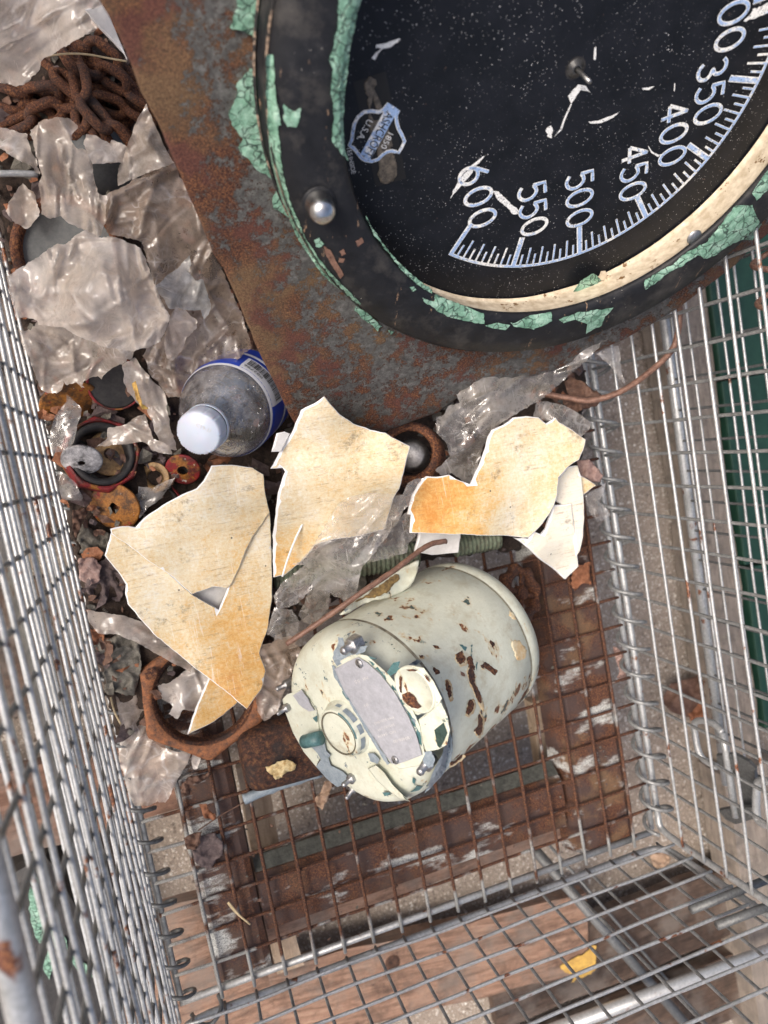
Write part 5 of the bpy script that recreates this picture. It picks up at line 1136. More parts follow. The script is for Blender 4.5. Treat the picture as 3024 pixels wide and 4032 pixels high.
# dark coated disc with rusty rim at the far left
t = thing('pipe_flange', 'dark grey round flange with a rusty raised rim behind the plastic sheets', 'flange', tuple(Pz(265, 985, .035)))
c = Pz(268, 990, .040); lathe('rusty_rim', c, (-.15, -.1, 1), [(.0285, -.006), (.0295, .004), (.0325, .007), (.0355, .004), (.0362, -.006)], m_darkrust('rim_rust', 1.0, 260), t, 48)
lathe('grey_face', c, (-.15, -.1, 1), [(.0290, -.002), (.02, -.0035), (.0001, -.003)], GREYD, t, 40)
o = lathe('dark_drum', Pz(425, 700, .046), (.2, -.9, .45), [(.0001, .001), (.020, .001), (.0222, -.001), (.0225, -.02)], GREYD, None, 40); tag(o, 'dark grey drum end half hidden between the curled plastic and the plate edge', 'drum')
# orange hexagonal flange nut
t = thing('flange_nut', 'large orange rusted hexagonal ring nut under the tip of the yellowed shard', 'ring nut', tuple(Pz(802, 2733, .004)))
c = Pz(800, 2735, .022)
hexf = lambda a, z_, i: (1 / math.cos(((a + .35) % (math.pi / 3)) - math.pi / 6)) * .935 if i in (3, 4, 5) else 1
hv = lambda a, z_, i: hexf(a, z_, i) * (1 + .012 * noise.noise(Vector((math.cos(a) * 4, math.sin(a) * 4, i * .5))))
lathe('nut_body', c, (-.08, .06, 1), [(.0345, -.010), (.0345, .002), (.0365, .004), (.0430, .005), (.0455, .0035), (.0465, -.008), (.043, -.010)], RUSTO, t, 96, fn=hv)
lathe('inner_thread', c, (-.08, .06, 1), [(.0365, .005)] + [(.0340 + .0006 * (i % 2), .003 - i * .0014) for i in range(9)], m_darkrust('thread_rust', .8, 300), t, 72)
lathe('bolt_hole', Pz(593, 2655, .0285), (-.08, .06, 1), [(.0001, .0003), (.0040, .0003), (.0044, .0001)], RUSTD, t, 18)
# threaded pipe fitting
t = thing('pipe_fitting', 'brown corroded threaded pipe fitting standing between the plate corner and the plastic', 'pipe fitting', tuple(Pz(1620, 1790, .0)))
c = Pz(1612, 1785, .058); ax_ = Vector((-.42, .18, .88)).normalized()
lathe('threaded_wall', c, ax_, [(.0165 + .0007 * (i % 2) + .0004 * i, -.0016 * i) for i in range(14, -1, -1)] + [(.0180, .0012), (.0208, .0010), (.0228, -.0015)] + [(.0230 + .0012 * (i % 2), -.003 - .0019 * i) for i in range(14)], m_darkrust('brown_thread_rust', .95, 260, .8), t, 56)
lathe('grey_plug', c - ax_ * .012, ax_, [(.0001, .002), (.009, .002), (.0125, -.001), (.0125, -.01)], STEEL, t, 30)
# ribbed green rods lying behind the canister
for nm, a_, b_, r_, lb in (('threaded_rod', Pz(1080, 2270, .020), Pz(1640, 2185, .022), .0100, 'long green-brown threaded rod passing under the torn film'), ('threaded_rod', Pz(1790, 2150, .030), Pz(1960, 2118, .030), .0088, 'short green threaded end beside the white piece under the right shard')):
    n = 120 if 'long' in lb else 44; P = [a_.lerp(b_, i / n) for i in range(n + 1)]; rr = [r_ * (1 + .075 * math.sin(i * math.pi / 2)) for i in range(n + 1)]
    V, F_ = tube_geo(P, rr, 20); o = obj(nm, V, F_, TREADG); tag(o, lb, 'threaded rod')
# lobed valve wheel behind the canister
t = thing('valve_wheel', 'small dark rusted lobed valve wheel behind the far end of the canister', 'valve wheel', tuple(Pz(2070, 2350, .0)))
c = Pz(2052, 2335, .032)
lathe('wheel_rim', c, (.45, .15, .88), [(.0150, -.004), (.0155, .003), (.0185, .0045), (.0225, .002), (.0230, -.004), (.0185, -.006), (.0150, -.004)], RUSTD, t, 96, fn=lambda a, z_, i: 1 + (.085 * math.cos(a * 8) if i in (2, 3, 4, 5) else .02 * math.cos(a * 8)))
lathe('hub', c, (.45, .15, .88), [(.0001, .004), (.0045, .004), (.006, .002), (.006, -.004)], RUSTD, t, 24)
for k in range(4):
    ex, ey, ez = frame_of((.45, .15, .88)); a = k * math.pi / 2 + .4; d_ = ex * math.cos(a) + ey * math.sin(a); tube('spoke', [c + d_ * .005, c + d_ * .017], .0024, RUSTD, t, 8, .2)
# bent brown bar at the right
o = tube('bent_rod', smooth_path([Pz(2120, 1548, .070), Pz(2230, 1566, .078), Pz(2325, 1577, .084), Pz(2446, 1541, .092), Pz(2567, 1457, .098), Pz(2645, 1379, .102), Pz(2668, 1312, .105), Pz(2676, 1240, .108), Pz(2672, 1190, .108)], 8), .0023, RUSTB, None, 12, .12); tag(o, 'brown corroded bent rod curving out from under the gauge plate', 'rod')
o = tube('rusty_nail', [Pz(2118, 1580, .07), Pz(2140, 1655, .066)], .0012, RUSTO, None, 8, .2); tag(o, 'thin orange rusty nail between the plastic and the right shard', 'nail')
# painted casting seen through the left wall, outside the basket
l4 = lambda x, y: (x * .5569, 2800 + y * .5569)
t = thing('painted_casting', 'dark casting with peeling green paint outside the left basket wall', 'casting', (-.13, -.02, -.18))
box('casting_body', Pz(*l4(330, 1750), -.125) + Vector((-.02, 0, -.03)), (.13, .17, .075), RUBR, t, Matrix.Rotation(.25, 3, 'Z'), .012)
cz = (Pz(*l4(330, 1750), -.125) + Vector((0, 0, .0085))).z
for P in [[(205, 1100), (270, 1200), (262, 1245), (240, 1240), (180, 1200), (230, 1190)], [(210, 1240), (280, 1290), (290, 1400), (380, 1480), (400, 1560), (470, 1620), (480, 1700), (640, 1820), (660, 1880), (600, 1900), (520, 1790), (430, 1700), (360, 1640), (280, 1640), (240, 1560), (200, 1400)], [(0, 1800), (90, 1735), (130, 1760), (130, 1830), (60, 1860), (0, 1895)], [(40, 1985), (90, 1990), (140, 2060), (120, 2110), (60, 2060)], [(340, 1690), (390, 1720), (380, 1820), (350, 1900), (300, 1800)]]:
    plane_patch('green_paint_flake', [l4(*p) for p in P], lambda x, y, h: Pz(x, y, cz + h), .0012, GREENP, t, 16, 8, seed=P[0][0] % 77)

# ================================================================== YELLOWED PLASTIC SHARDS
SH_A2 = D([(239, 1152), (226, 1200), (240, 1217), (255, 1235), (272, 1262), (270, 1282), (276, 1305), (330, 1368), (415, 1438), (500, 1503), (533, 1532), (565, 1488), (574, 1450), (560, 1410), (578, 1360), (588, 1290), (587, 1200), (583, 1110), (578, 1090), (540, 1105), (520, 1180), (505, 1225), (491, 1272), (473, 1318), (414, 1284), (360, 1235), (320, 1205), (280, 1170)])
shard('plastic_shard', SH_A2, [(440, 2190, .040), (1060, 2020, .046), (1075, 2400, .044), (960, 2780, .050), (600, 2500, .040), (860, 2400, .042)], SHARD1, 'long yellowed plastic shard with an orange lower tip, lying over the rusty ring nut', seed=2, bend=.003, jag=3)
SH_A1 = D([(457, 1006), (500, 1004), (545, 1010), (569, 1025), (572, 1060), (583, 1108), (560, 1140), (545, 1160), (530, 1190), (517, 1225), (500, 1262), (491, 1271), (462, 1267), (415, 1284), (385, 1258), (365, 1240), (325, 1215), (290, 1187), (241, 1153), (238, 1143), (262, 1137), (292, 1139), (320, 1112), (350, 1092), (395, 1067), (425, 1055), (440, 1038)])
shard('plastic_shard', SH_A1, [(440, 2080, .045), (1030, 1880, .058), (1050, 2050, .0482), (900, 2310, .0465), (700, 2250, .045), (800, 1900, .058)], SHARD2, 'cream yellowed plastic shard with a brown smudge, its top under the bottle', seed=6, bend=.0015)
shard('plastic_shard', [(700, 2250), (960, 2180), (960, 2480), (800, 2500)], .0335, WTILE, 'dull white piece showing through the gap in the big yellowed shard', seed=9)
shard('plastic_shard', [(738, 2892), (772, 2787), (826, 2660), (900, 2640), (950, 2740), (928, 2775), (844, 2841)], [(738, 2892, .036), (860, 2700, .030)], SHARD1, 'pointed amber tip of a shard sticking out inside the rusty ring nut', seed=12)
SH_B = [(1277, 1560), (1240, 1588), (1187, 1614), (1150, 1704), (1120, 1750), (1066, 1845), (1114, 1842), (1124, 1857), (1096, 1941), (1075, 2110), (1078, 2273), (1120, 2265), (1205, 2195), (1241, 2146), (1320, 2122), (1386, 2116), (1512, 2086), (1550, 1960), (1572, 1925), (1590, 1858), (1615, 1757), (1565, 1732), (1518, 1704), (1458, 1692), (1392, 1668), (1338, 1632), (1300, 1590)]
shard('plastic_shard', SH_B, [(1277, 1560, .122), (1600, 1750, .112), (1090, 1850, .094), (1550, 2080, .078), (1090, 2260, .056)], SHARD2, 'cream plastic shard leaning on the lower corner of the gauge plate', seed=3, bend=.002, edge=7)
shard('plastic_shard', [(1090, 1706), (1120, 1700), (1142, 1708), (1106, 1778), (1070, 1779)], .100, WTILE, 'small white rectangular chip between the bottle and the centre shard', seed=5)
SH_C = [(1681, 1875), (1650, 1905), (1625, 1950), (1606, 2025), (1621, 2028), (1618, 2065), (1615, 2098), (1802, 2104), (2000, 2110), (2060, 2117), (2083, 2116), (2120, 2080), (2165, 2020), (2181, 1990), (2196, 1940), (2199, 1880), (2235, 1839), (2280, 1810), (2298, 1770), (2306, 1731), (2253, 1692), (2199, 1662), (2187, 1644), (2151, 1668), (2120, 1644), (2072, 1638), (2024, 1644), (1985, 1672), (1940, 1692), (1925, 1720), (1916, 1760), (1898, 1808), (1875, 1860), (1853, 1908), (1825, 1897), (1796, 1887), (1769, 1869), (1723, 1878)]
shard('plastic_shard', SH_C, [(1620, 2060, .098), (1900, 1740, .104), (2290, 1740, .098), (2090, 2110, .086), (1850, 2000, .100)], SHARD3, 'stepped amber plastic shard with a bright orange left end, right of centre', seed=4, bend=.0025, edge=6)
shard('plastic_shard', [(2274, 1833), (2289, 1881), (2298, 1960), (2301, 2038), (2296, 2110), (2283, 2170), (2271, 2188), (2258, 2100), (2230, 2000), (2178, 1965), (2185, 1900), (2235, 1839)], .0755, SHARDW, 'narrow cream shard hanging below the right side of the amber shard', seed=7)
shard('plastic_shard', [(2280, 1869), (2315, 1888), (2347, 1911), (2292, 1952), (2260, 1940)], .070, SHARD3, 'small orange triangular shard at the far right of the shard pile', seed=8)
shard('plastic_shard', [(2178, 1989), (2250, 1983), (2260, 2070), (2268, 2146), (2277, 2230), (2226, 2281), (2180, 2240), (2126, 2200), (2070, 2150), (2024, 2118), (2084, 2122), (2084, 2086), (2130, 2104), (2150, 2080)], [(2100, 2100, .080), (2250, 2000, .0785), (2226, 2279, .060)], SHARDW, 'white shard with a yellow stained point hanging over the rusty side rail', seed=10, edge=6)
shard('plastic_shard', [(1651, 2095), (1815, 2095), (1805, 2176), (1700, 2185), (1633, 2172)], .075, WTILE, 'white rectangular piece under the lower edge of the amber shard', seed=11)
shard('plastic_shard', [(332, 36), (404, 20), (430, 60), (500, 230), (486, 205), (425, 140), (370, 85)], .112, WTILE, 'white pointed sheet corner between the plastic roll and the gauge plate', seed=13, jag=1)
o = tube('white_splinter', smooth_path([Pz(1112, 2270, .066), Pz(1130, 2210, .070), Pz(1160, 2130, .074), Pz(1192, 2062, .077)], 4), .0008, WEDGE, None, 6); tag(o, 'thin white splinter on the lower part of the centre shard', 'splinter')

# ================================================================== POLYTHENE FILM
F = film
F('plastic_film', [(-60, -60), (430, -60), (404, 27), (335, 38), (385, 112), (350, 135), (301, 157), (211, 211), (163, 241), (150, 280), (139, 295), (90, 338), (36, 332), (-60, 319)], [(0, 0, .125), (380, 60, .132), (60, 320, .088)], FMILK, 'rolled milky plastic sheet in the top left corner above the chain', amp=.012, fold=170, step=18, jag=7, seed=1, dirv=(.82, -.57))
F('plastic_film', [(-40, 490), (0, 500), (60, 515), (108, 530), (125, 600), (145, 633), (157, 687), (110, 650), (60, 621), (-40, 560)], .072, FHAZE, 'torn clear strip at the left edge below the chain', amp=.007, fold=60, step=10, jag=7, seed=2)
F('plastic_film', [(120, 512), (150, 480), (223, 462), (277, 470), (300, 490), (307, 506), (290, 520), (283, 560), (300, 580), (340, 590), (362, 640), (372, 700), (386, 760), (415, 768), (436, 760), (420, 800), (415, 880), (386, 940), (330, 905), (271, 880), (240, 850), (200, 862), (163, 844), (160, 780), (151, 723), (165, 690), (140, 600)], [(180, 490, .098), (280, 500, .1), (250, 700, .082), (400, 850, .09)], FHAZE, 'curled hazy plastic strip standing below the chain', amp=.013, fold=85, step=10, jag=7, seed=3, dirv=(.2, 1))
F('plastic_film', [(330, 560), (338, 528), (380, 535), (434, 565), (440, 550), (470, 560), (506, 582), (500, 610), (482, 642), (420, 640), (362, 648), (345, 610)], .078, FMILK, 'pale glossy plastic spur right of the curled strip', amp=.010, fold=55, step=9, jag=7, seed=4)
F('plastic_film', [(576, 408), (600, 470), (640, 560), (668, 615), (687, 640), (560, 690), (464, 732), (462, 690), (470, 651), (495, 600), (512, 543), (540, 470)], [(580, 420, .094), (680, 640, .088), (470, 720, .072)], FHAZE, 'clear wrinkled plastic peak against the left edge of the gauge plate', amp=.009, fold=75, step=11, jag=4, seed=5)
F('plastic_film', [(412, 775), (520, 710), (600, 672), (683, 640), (760, 790), (830, 960), (900, 1120), (960, 1255), (990, 1370), (930, 1420), (880, 1490), (800, 1545), (740, 1560), (663, 1566), (630, 1520), (590, 1470), (560, 1400), (640, 1250), (560, 950), (420, 915), (405, 850)], [(450, 780, .080), (690, 650, .078), (900, 1300, .058), (680, 1540, .045)], FDIRT, 'large brownish dirt-stained plastic sheet between the white bag and the gauge plate', amp=.007, fold=150, step=12, jag=7, seed=6, folds=[(420, 780, 690, 648, .010, 44), (436, 785, 400, 930, .010, 30), (545, 957, 610, 700, .006, 30), (600, 720, 640, 1200, .004, 60), (830, 960, 700, 1400, .004, 50), (640, 1250, 700, 1540, .005, 40)])
F('plastic_film', [(603, 1132), (680, 1070), (747, 1005), (755, 1040), (742, 1070), (770, 1105), (802, 1101), (815, 1150), (832, 1210), (820, 1240), (802, 1258), (790, 1220), (740, 1222), (669, 1216), (640, 1170)], .078, m_film('glossy_clear_film', (.74, .77, .78), .50, .10, .05, .5), 'glossy clear plastic fragment catching the light right of the white bag', amp=.007, fold=90, step=10, jag=5, seed=7)
F('plastic_film', [(669, 1252), (690, 1210), (730, 1222), (778, 1264), (775, 1290), (753, 1313), (730, 1340), (712, 1385), (680, 1420), (655, 1410), (645, 1350)], .082, FHAZE, 'small tan curled plastic fold at the right end of the white bag', amp=.010, fold=55, step=9, jag=5, seed=8)
F('plastic_film', [(145, 1270), (220, 1265), (300, 1278), (420, 1330), (530, 1381), (520, 1410), (482, 1435), (440, 1450), (416, 1472), (400, 1495), (386, 1481), (350, 1490), (332, 1499), (325, 1530), (300, 1505), (265, 1517), (250, 1500), (243, 1530), (222, 1550), (190, 1548), (163, 1535), (150, 1500), (133, 1463), (110, 1400), (90, 1361), (78, 1298), (120, 1300)], [(90, 1300, .066), (500, 1380, .082), (200, 1530, .052), (350, 1480, .06)], FHAZE, 'torn tan plastic skirt hanging below the bright bag at the left wall', amp=.010, fold=110, step=12, jag=8, seed=9)
F('plastic_film', [(27, 1086), (120, 1030), (200, 975), (225, 960), (250, 962), (300, 925), (338, 902), (370, 922), (386, 935), (440, 932), (475, 940), (494, 948), (530, 962), (555, 981), (580, 1040), (603, 1101), (625, 1160), (650, 1215), (671, 1243), (655, 1290), (633, 1343), (590, 1365), (530, 1383), (430, 1370), (320, 1330), (250, 1290), (150, 1280), (145, 1262), (100, 1250), (66, 1252), (50, 1200), (36, 1150)], [(60, 1100, .085), (340, 930, .098), (400, 1150, .118), (640, 1240, .100), (520, 1360, .090), (100, 1240, .07)], FMILK, 'big bright crumpled milky plastic bag against the left basket wall', amp=.012, fold=105, step=9, jag=6, seed=10, folds=[(535, 1375, 445, 970, .007, 34), (535, 1375, 500, 960, .006, 26), (528, 1372, 345, 915, .008, 60), (535, 1378, 668, 1240, .009, 40), (665, 1240, 560, 990, .006, 30), (640, 1340, 540, 1378, .006, 22), (150, 1272, 400, 1268, .008, 30), (50, 1180, 330, 1150, .005, 34), (230, 990, 170, 1180, .005, 24), (300, 1180, 420, 1020, .006, 26), (380, 1240, 500, 1180, .005, 20), (70, 1240, 40, 1120, .006, 20), (200, 1220, 330, 1250, .005, 18), (400, 1370, 520, 1300, .006, 26)])
F('plastic_film', [(482, 1436), (530, 1408), (579, 1469), (600, 1500), (615, 1511), (640, 1535), (651, 1553), (660, 1620), (669, 1674), (685, 1730), (697, 1772), (670, 1770), (633, 1752), (615, 1710), (603, 1674), (590, 1640), (579, 1614), (545, 1590), (518, 1560), (500, 1540), (488, 1500)], [(500, 1450, .082), (640, 1600, .078), (680, 1760, .066)], FHAZE, 'long tan plastic tail with a yellow smear running down beside the bottle', amp=.009, fold=70, step=9, jag=6, seed=11, dirv=(.4, .9))
F('plastic_film', [(380, 1758), (420, 1725), (425, 1686), (460, 1678), (500, 1668), (530, 1645), (573, 1628), (585, 1680), (603, 1728), (650, 1745), (669, 1758), (678, 1789), (640, 1785), (603, 1777), (580, 1750), (561, 1740), (480, 1750)], [(380, 1758, .062), (600, 1700, .070)], FHAZE, 'flat pointed plastic strip lying across the red ring', amp=.007, fold=70, step=9, jag=5, seed=12, dirv=(1, .1))
F('plastic_film', [(199, 1692), (215, 1640), (245, 1600), (262, 1580), (262, 1553), (285, 1570), (305, 1590), (322, 1610), (318, 1640), (307, 1668), (300, 1700), (289, 1745), (255, 1775), (205, 1786), (195, 1740)], .060, FCLR, 'small grey leaf-shaped plastic scrap near the left wall', amp=.005, fold=70, step=9, jag=3, seed=13)
F('plastic_film', [(230, 1855), (265, 1870), (301, 1905), (326, 1960), (322, 1972), (280, 1970), (245, 1965), (220, 1900)], .045, FCLR, 'grey translucent scrap at the left wall beside the orange disc', amp=.006, fold=60, step=9, jag=3, seed=14)
F('plastic_film', [(545, 1915), (600, 1925), (640, 1900), (690, 1880), (640, 1960), (580, 2000), (550, 2040), (535, 2000)], .034, FCLR, 'grey film scrap between the orange disc and the cream shard', amp=.006, fold=60, step=9, jag=5, seed=24)
F('plastic_film', [(1133, 2224), (1180, 2212), (1240, 2140), (1290, 2050), (1331, 1983), (1380, 1955), (1446, 1941), (1520, 1942), (1585, 1950), (1609, 1899), (1640, 1886), (1681, 1878), (1650, 1925), (1622, 1985), (1590, 2010), (1565, 2060), (1543, 2086), (1510, 2130), (1476, 2176), (1440, 2215), (1422, 2243), (1410, 2300), (1398, 2351), (1375, 2376), (1345, 2360), (1300, 2335), (1292, 2400), (1260, 2440), (1229, 2460), (1195, 2450), (1175, 2423), (1195, 2380), (1215, 2330), (1180, 2370), (1140, 2392), (1090, 2395), (1075, 2345), (1120, 2285), (1199, 2225)], [(1600, 1930, .118), (1350, 2000, .106), (1450, 2180, .105), (1100, 2360, .078), (1230, 2440, .075)], FCLR, 'torn hazy film draped over the bottom of the centre shard', amp=.010, fold=140, step=13, jag=5, seed=15, dirv=(.7, -.7))
F('plastic_film', [(1512, 2110), (1560, 2050), (1621, 2001), (1640, 2050), (1639, 2110), (1610, 2140), (1603, 2176), (1520, 2200), (1434, 2220)], .092, FCLR, 'grey film flap under the left end of the amber shard', amp=.006, fold=90, step=11, jag=5, seed=16)
F('plastic_film', [(2380, 1300), (2412, 1318), (2385, 1345), (2331, 1352), (2223, 1380), (2024, 1400), (1960, 1440), (1880, 1500), (1796, 1553), (1810, 1585), (1765, 1600), (1747, 1632), (1717, 1644), (1718, 1704), (1754, 1740), (1765, 1770), (1772, 1796), (1715, 1850), (1740, 1875), (1778, 1863), (1850, 1912), (1875, 1850), (1892, 1790), (1928, 1700), (1990, 1655), (2040, 1625), (2145, 1566), (2223, 1493), (2325, 1403), (2360, 1370)], [(2380, 1330, .120), (1900, 1520, .108), (1760, 1640, .094), (1840, 1890, .080), (2120, 1570, .1)], FCLR, 'long clear grey plastic sheet folded out from under the gauge bezel', amp=.012, fold=200, step=15, jag=5, seed=17, dirv=(.84, -.54))
F('plastic_film', [(2345, 1392), (2390, 1372), (2434, 1361), (2442, 1400), (2446, 1457), (2464, 1519), (2440, 1490), (2410, 1451), (2380, 1420)], .102, FCLR, 'small pointed plastic flap hanging beside the bent brown rod', amp=.005, fold=60, step=9, jag=3, seed=18)
F('plastic_film', [(2114, 1578), (2175, 1584), (2230, 1600), (2265, 1620), (2331, 1662), (2320, 1690), (2289, 1720), (2240, 1690), (2190, 1660), (2150, 1660), (2100, 1640)], .086, FCLR, 'clear plastic scrap behind the top edge of the amber shard', amp=.007, fold=70, step=9, jag=4, seed=19)
F('plastic_film', [(2301, 1953), (2340, 1930), (2386, 1900), (2375, 1940), (2360, 1975), (2385, 2000), (2404, 2026), (2390, 2045), (2350, 2055), (2325, 2026), (2310, 1990)], .062, FCLR, 'twisted clear plastic scrap by the right wall binding', amp=.006, fold=50, step=8, jag=4, seed=20)
F('plastic_film', [(340, 2400), (400, 2410), (482, 2423), (561, 2447), (620, 2480), (690, 2540), (764, 2592), (752, 2648), (680, 2610), (600, 2565), (543, 2532), (470, 2500), (386, 2495), (350, 2450)], .030, FHAZE, 'long pinkish plastic strip lying below the big yellowed shard', amp=.007, fold=90, step=11, jag=4, seed=21, dirv=(.85, .45))
F('plastic_film', [(621, 2702), (660, 2690), (693, 2668), (730, 2640), (784, 2610), (844, 2678), (850, 2730), (800, 2770), (766, 2800), (720, 2795), (700, 2830), (663, 2811), (680, 2780), (639, 2751)], .022, FMILK, 'crumpled milky plastic scrap inside the rusty ring nut', amp=.010, fold=50, step=8, jag=6, seed=22)
F('plastic_film', [(455, 2740), (500, 2738), (537, 2736), (545, 2790), (585, 2800), (575, 2850), (590, 2905), (639, 2944), (700, 2960), (756, 2962), (735, 3010), (699, 3070), (675, 3120), (651, 3161), (620, 3155), (590, 3172), (530, 3173), (500, 3110), (485, 3040), (465, 3010), (476, 2871)], [(500, 2750, .018), (600, 2920, .012), (650, 3150, .008), (520, 3150, .008)], FHAZE, 'crumpled plastic bag with dark dirt at the lower left, beside the ring nut', amp=.009, fold=85, step=11, jag=5, seed=23)
F('plastic_film', [(1010, 2545), (1060, 2530), (1140, 2500), (1185, 2560), (1150, 2640), (1130, 2700), (1110, 2760), (1090, 2810), (1040, 2840), (1015, 2800), (1000, 2700), (1040, 2620)], .040, FDIRT, 'dark greyish film between the yellowed shard tip and the canister', amp=.008, fold=80, step=11, jag=6, seed=25)
F('plastic_film', [(1080, 2390), (1150, 2400), (1180, 2450), (1170, 2500), (1110, 2520), (1050, 2500), (1065, 2440)], .052, FCLR, 'curled film scrap below the torn hazy film', amp=.008, fold=45, step=9, jag=5, seed=26)
F('plastic_film', [(758, 2960), (785, 2940), (790, 2990), (775, 3030), (760, 3028), (752, 3000)], .012, FMILK, 'tiny white film shred on the mesh below the ring nut', amp=.003, fold=40, step=7, jag=3, seed=27)
F('plastic_film', [(40, 790), (90, 720), (140, 770), (155, 850), (110, 900), (60, 880), (20, 830)], .050, FHAZE, 'shredded plastic scrap low in the left edge gap', amp=.010, fold=40, step=9, jag=8, seed=28)
o = film('yellow_smear', [(520, 1510), (535, 1500), (550, 1560), (560, 1590), (585, 1610), (560, 1612), (535, 1570)], .0895, YELP, 'yellow paint smear on the plastic tail', 'paint smear', amp=.003, fold=40, step=7, jag=4, seed=5)

# ================================================================== LEAVES AND STALKS
def leaf(P, z, mat, label, seed, amp=.004, fold=45, jag=6, stem=None):
    o = film('dry_leaf', P, z, mat, label, 'leaf', amp=amp, fold=fold, step=9, jag=jag, seed=seed, thick=.0003); return o
leaf([(2223, 1500), (2250, 1488), (2290, 1500), (2330, 1530), (2380, 1560), (2350, 1600), (2300, 1612), (2260, 1625), (2225, 1600), (2215, 1580), (2240, 1560)], [(2223, 1500, .058), (2300, 1560, .068)], LF[0], 'curled brown leaf under the bent brown rod', 1, .006)
leaf([(755, 3345), (790, 3290), (850, 3280), (880, 3320), (878, 3370), (850, 3385), (835, 3420), (790, 3415), (765, 3390)], .006, LF[1], 'purplish grey leaf on the mesh over the left rusty rail', 2, .004)
leaf([(722, 3300), (760, 3282), (795, 3275), (790, 3320), (770, 3345), (735, 3345)], .010, LF[0], 'small brown crumpled leaf beside the purplish leaf', 3, .006, 30)
leaf([(783, 3168), (815, 3165), (830, 3195), (850, 3215), (840, 3232), (805, 3220), (795, 3190)], .009, LF[2], 'small orange curled leaf on the left rusty rail', 4, .006, 30)
leaf([(715, 3090), (740, 3060), (790, 3050), (830, 3040), (810, 3070), (760, 3090), (745, 3130), (715, 3120)], .010, LF[0], 'dark shrivelled leaf below the ring nut', 5, .006, 25)
leaf([(1240, 3150), (1262, 3120), (1280, 3075), (1308, 3072), (1300, 3120), (1285, 3160), (1268, 3192), (1250, 3175)], .012, LF[4], 'tan narrow leaf under the front of the canister', 6, .006, 35)
leaf([(2240, 2212), (2290, 2225), (2325, 2212), (2322, 2260), (2330, 2300), (2290, 2300), (2262, 2328), (2245, 2300), (2255, 2260)], .008, LF[2], 'rust-coloured leaf on the right rail under the white shard', 7, .005, 35)
leaf([(2270, 1815), (2320, 1808), (2350, 1840), (2374, 1870), (2365, 1900), (2330, 1898), (2290, 1880)], .055, LF[5], 'pinkish brown leaf right of the amber shard', 8, .005)
leaf([(2414, 2545), (2440, 2560), (2455, 2590), (2450, 2570), (2470, 2620), (2492, 2650), (2465, 2680), (2430, 2670), (2440, 2640), (2425, 2600)], -.010, LF[5], 'pink torn leaf hanging in the mesh by the right rail', 9, .006, 30)
leaf([(389, 2560), (420, 2520), (470, 2495), (520, 2487), (550, 2530), (556, 2620), (540, 2700), (530, 2740), (480, 2730), (420, 2720), (410, 2640)], .022, LF[3], 'large grey mottled leaf near the left wall above the crumpled bag', 10, .005, 60)
leaf([(340, 2230), (420, 2200), (490, 2250), (500, 2300), (470, 2370), (400, 2380), (340, 2330), (330, 2280)], .024, LF[1], 'dark purplish leaf left of the yellowed shard', 11, .006, 60)
leaf([(310, 2200), (370, 2195), (400, 2230), (390, 2290), (350, 2310), (315, 2280)], .030, LF[5], 'pinkish spotted leaf by the left wall', 12, .005, 50)
leaf([(310, 2060), (360, 2080), (430, 2100), (440, 2160), (400, 2190), (340, 2180), (300, 2130)], .026, LF[3], 'grey brown curled leaf under the orange disc', 13, .008, 50)
leaf([(285, 2010), (330, 1995), (345, 2020), (320, 2060), (300, 2120), (285, 2080)], .034, LF[0], 'brown curled leaf edge at the left wall', 14, .008, 40)
leaf([(560, 1760), (620, 1750), (650, 1800), (640, 1860), (590, 1850), (555, 1810)], .022, LF[1], 'dark leaf between the red ring and the narrow disc', 15, .006, 40)
leaf([(350, 2480), (380, 2470), (410, 2500), (405, 2530), (370, 2540), (345, 2510)], .024, LF[2], 'small orange leaf scrap above the grey mottled leaf', 16, .005, 30)
leaf([(2603, 2760), (2640, 2690), (2720, 2670), (2790, 2640), (2850, 2640), (2845, 2700), (2800, 2740), (2830, 2800), (2780, 2830), (2700, 2822), (2640, 2800)], [(2640, 2720, -.16), (2800, 2800, -.175)], LF[0], 'large brown leaf on the concrete outside the right wall', 17, .014, 70)
leaf([(2700, 2780), (2760, 2760), (2800, 2800), (2780, 2840), (2720, 2840)], -.170, LF[2], 'orange brown leaf lying on the large leaf outside the right wall', 18, .01, 40)
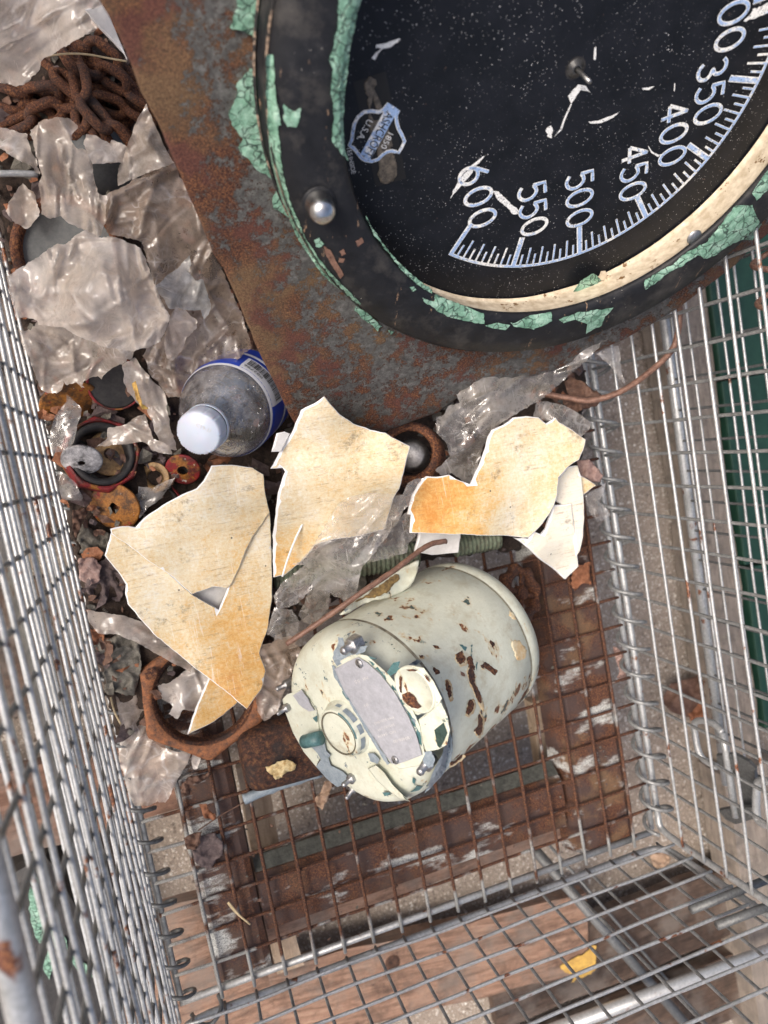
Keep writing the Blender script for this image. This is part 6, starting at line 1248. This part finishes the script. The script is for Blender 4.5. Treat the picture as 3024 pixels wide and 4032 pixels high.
for k, (P, m, lb) in enumerate([([(2810, 3505), (2860, 3495), (2905, 3530), (2915, 3575), (2870, 3590), (2820, 3560)], LF[2], 'orange oak leaf beyond the latch bars'), ([(2745, 3640), (2790, 3560), (2860, 3580), (2880, 3640), (2840, 3690), (2780, 3680)], LF[5], 'pinkish folded leaf below the latch bars'), ([(2790, 3680), (2850, 3660), (2870, 3700), (2825, 3735), (2795, 3720)], LF[2], 'small orange leaf at the foot of the latch bars'),
                                ([(2375, 3750), (2400, 3740), (2420, 3790), (2440, 3830), (2400, 3860), (2370, 3810)], LF[4], 'pale curled leaf by the yellow painted board end'), ([(2350, 3800), (2380, 3810), (2395, 3880), (2370, 3900), (2345, 3850)], LF[2], 'brown narrow leaf by the yellow painted board end'), ([(2560, 3370), (2600, 3350), (2640, 3380), (2620, 3420), (2570, 3420)], LF[4], 'faded leaf on the concrete below the basket corner')]):
    leaf(P, -.185 if k != 5 else -.192, m, lb, 20 + k, .010, 40)
tube_ = [([Pz(182, 222, .092), Pz(260, 212, .094), Pz(340, 214, .092), Pz(420, 228, .090), Pz(500, 242, .09)], .0006, 'pale dry stalk lying across the chain'), ([Pz(896, 3555, .006), Pz(930, 3595, .006), Pz(985, 3640, .006)], .0006, 'straw lying on the mesh over the left rail'), ([Pz(900, 3552, .007), Pz(940, 3600, .008), Pz(978, 3632, .007)], .0006, 'second straw beside the first on the mesh'),
         ([Pz(436, 2745, .02), Pz(450, 2800, .022), Pz(475, 2850, .02)], .0007, 'thin orange stalk beside the crumpled bag'), ([Pz(780, 3270, .008), Pz(870, 3210, .008), Pz(960, 3160, .009)], .0005, 'thin dark twig across the left rusty rail')]
for P, r_, lb in tube_:
    o = tube('dry_stalk', smooth_path(P, 5), r_, STRAW if 'dark' not in lb else LF[0], None, 6); tag(o, lb, 'stalk')
# bare wires at the far left edge
o = tube('loose_wire', smooth_path([Pz(-20, 684, .052), Pz(60, 683, .052), Pz(148, 686, .05)], 3), .0021, GALV, None, 10); tag(o, 'galvanised wire lying across the left edge below the chain', 'wire')
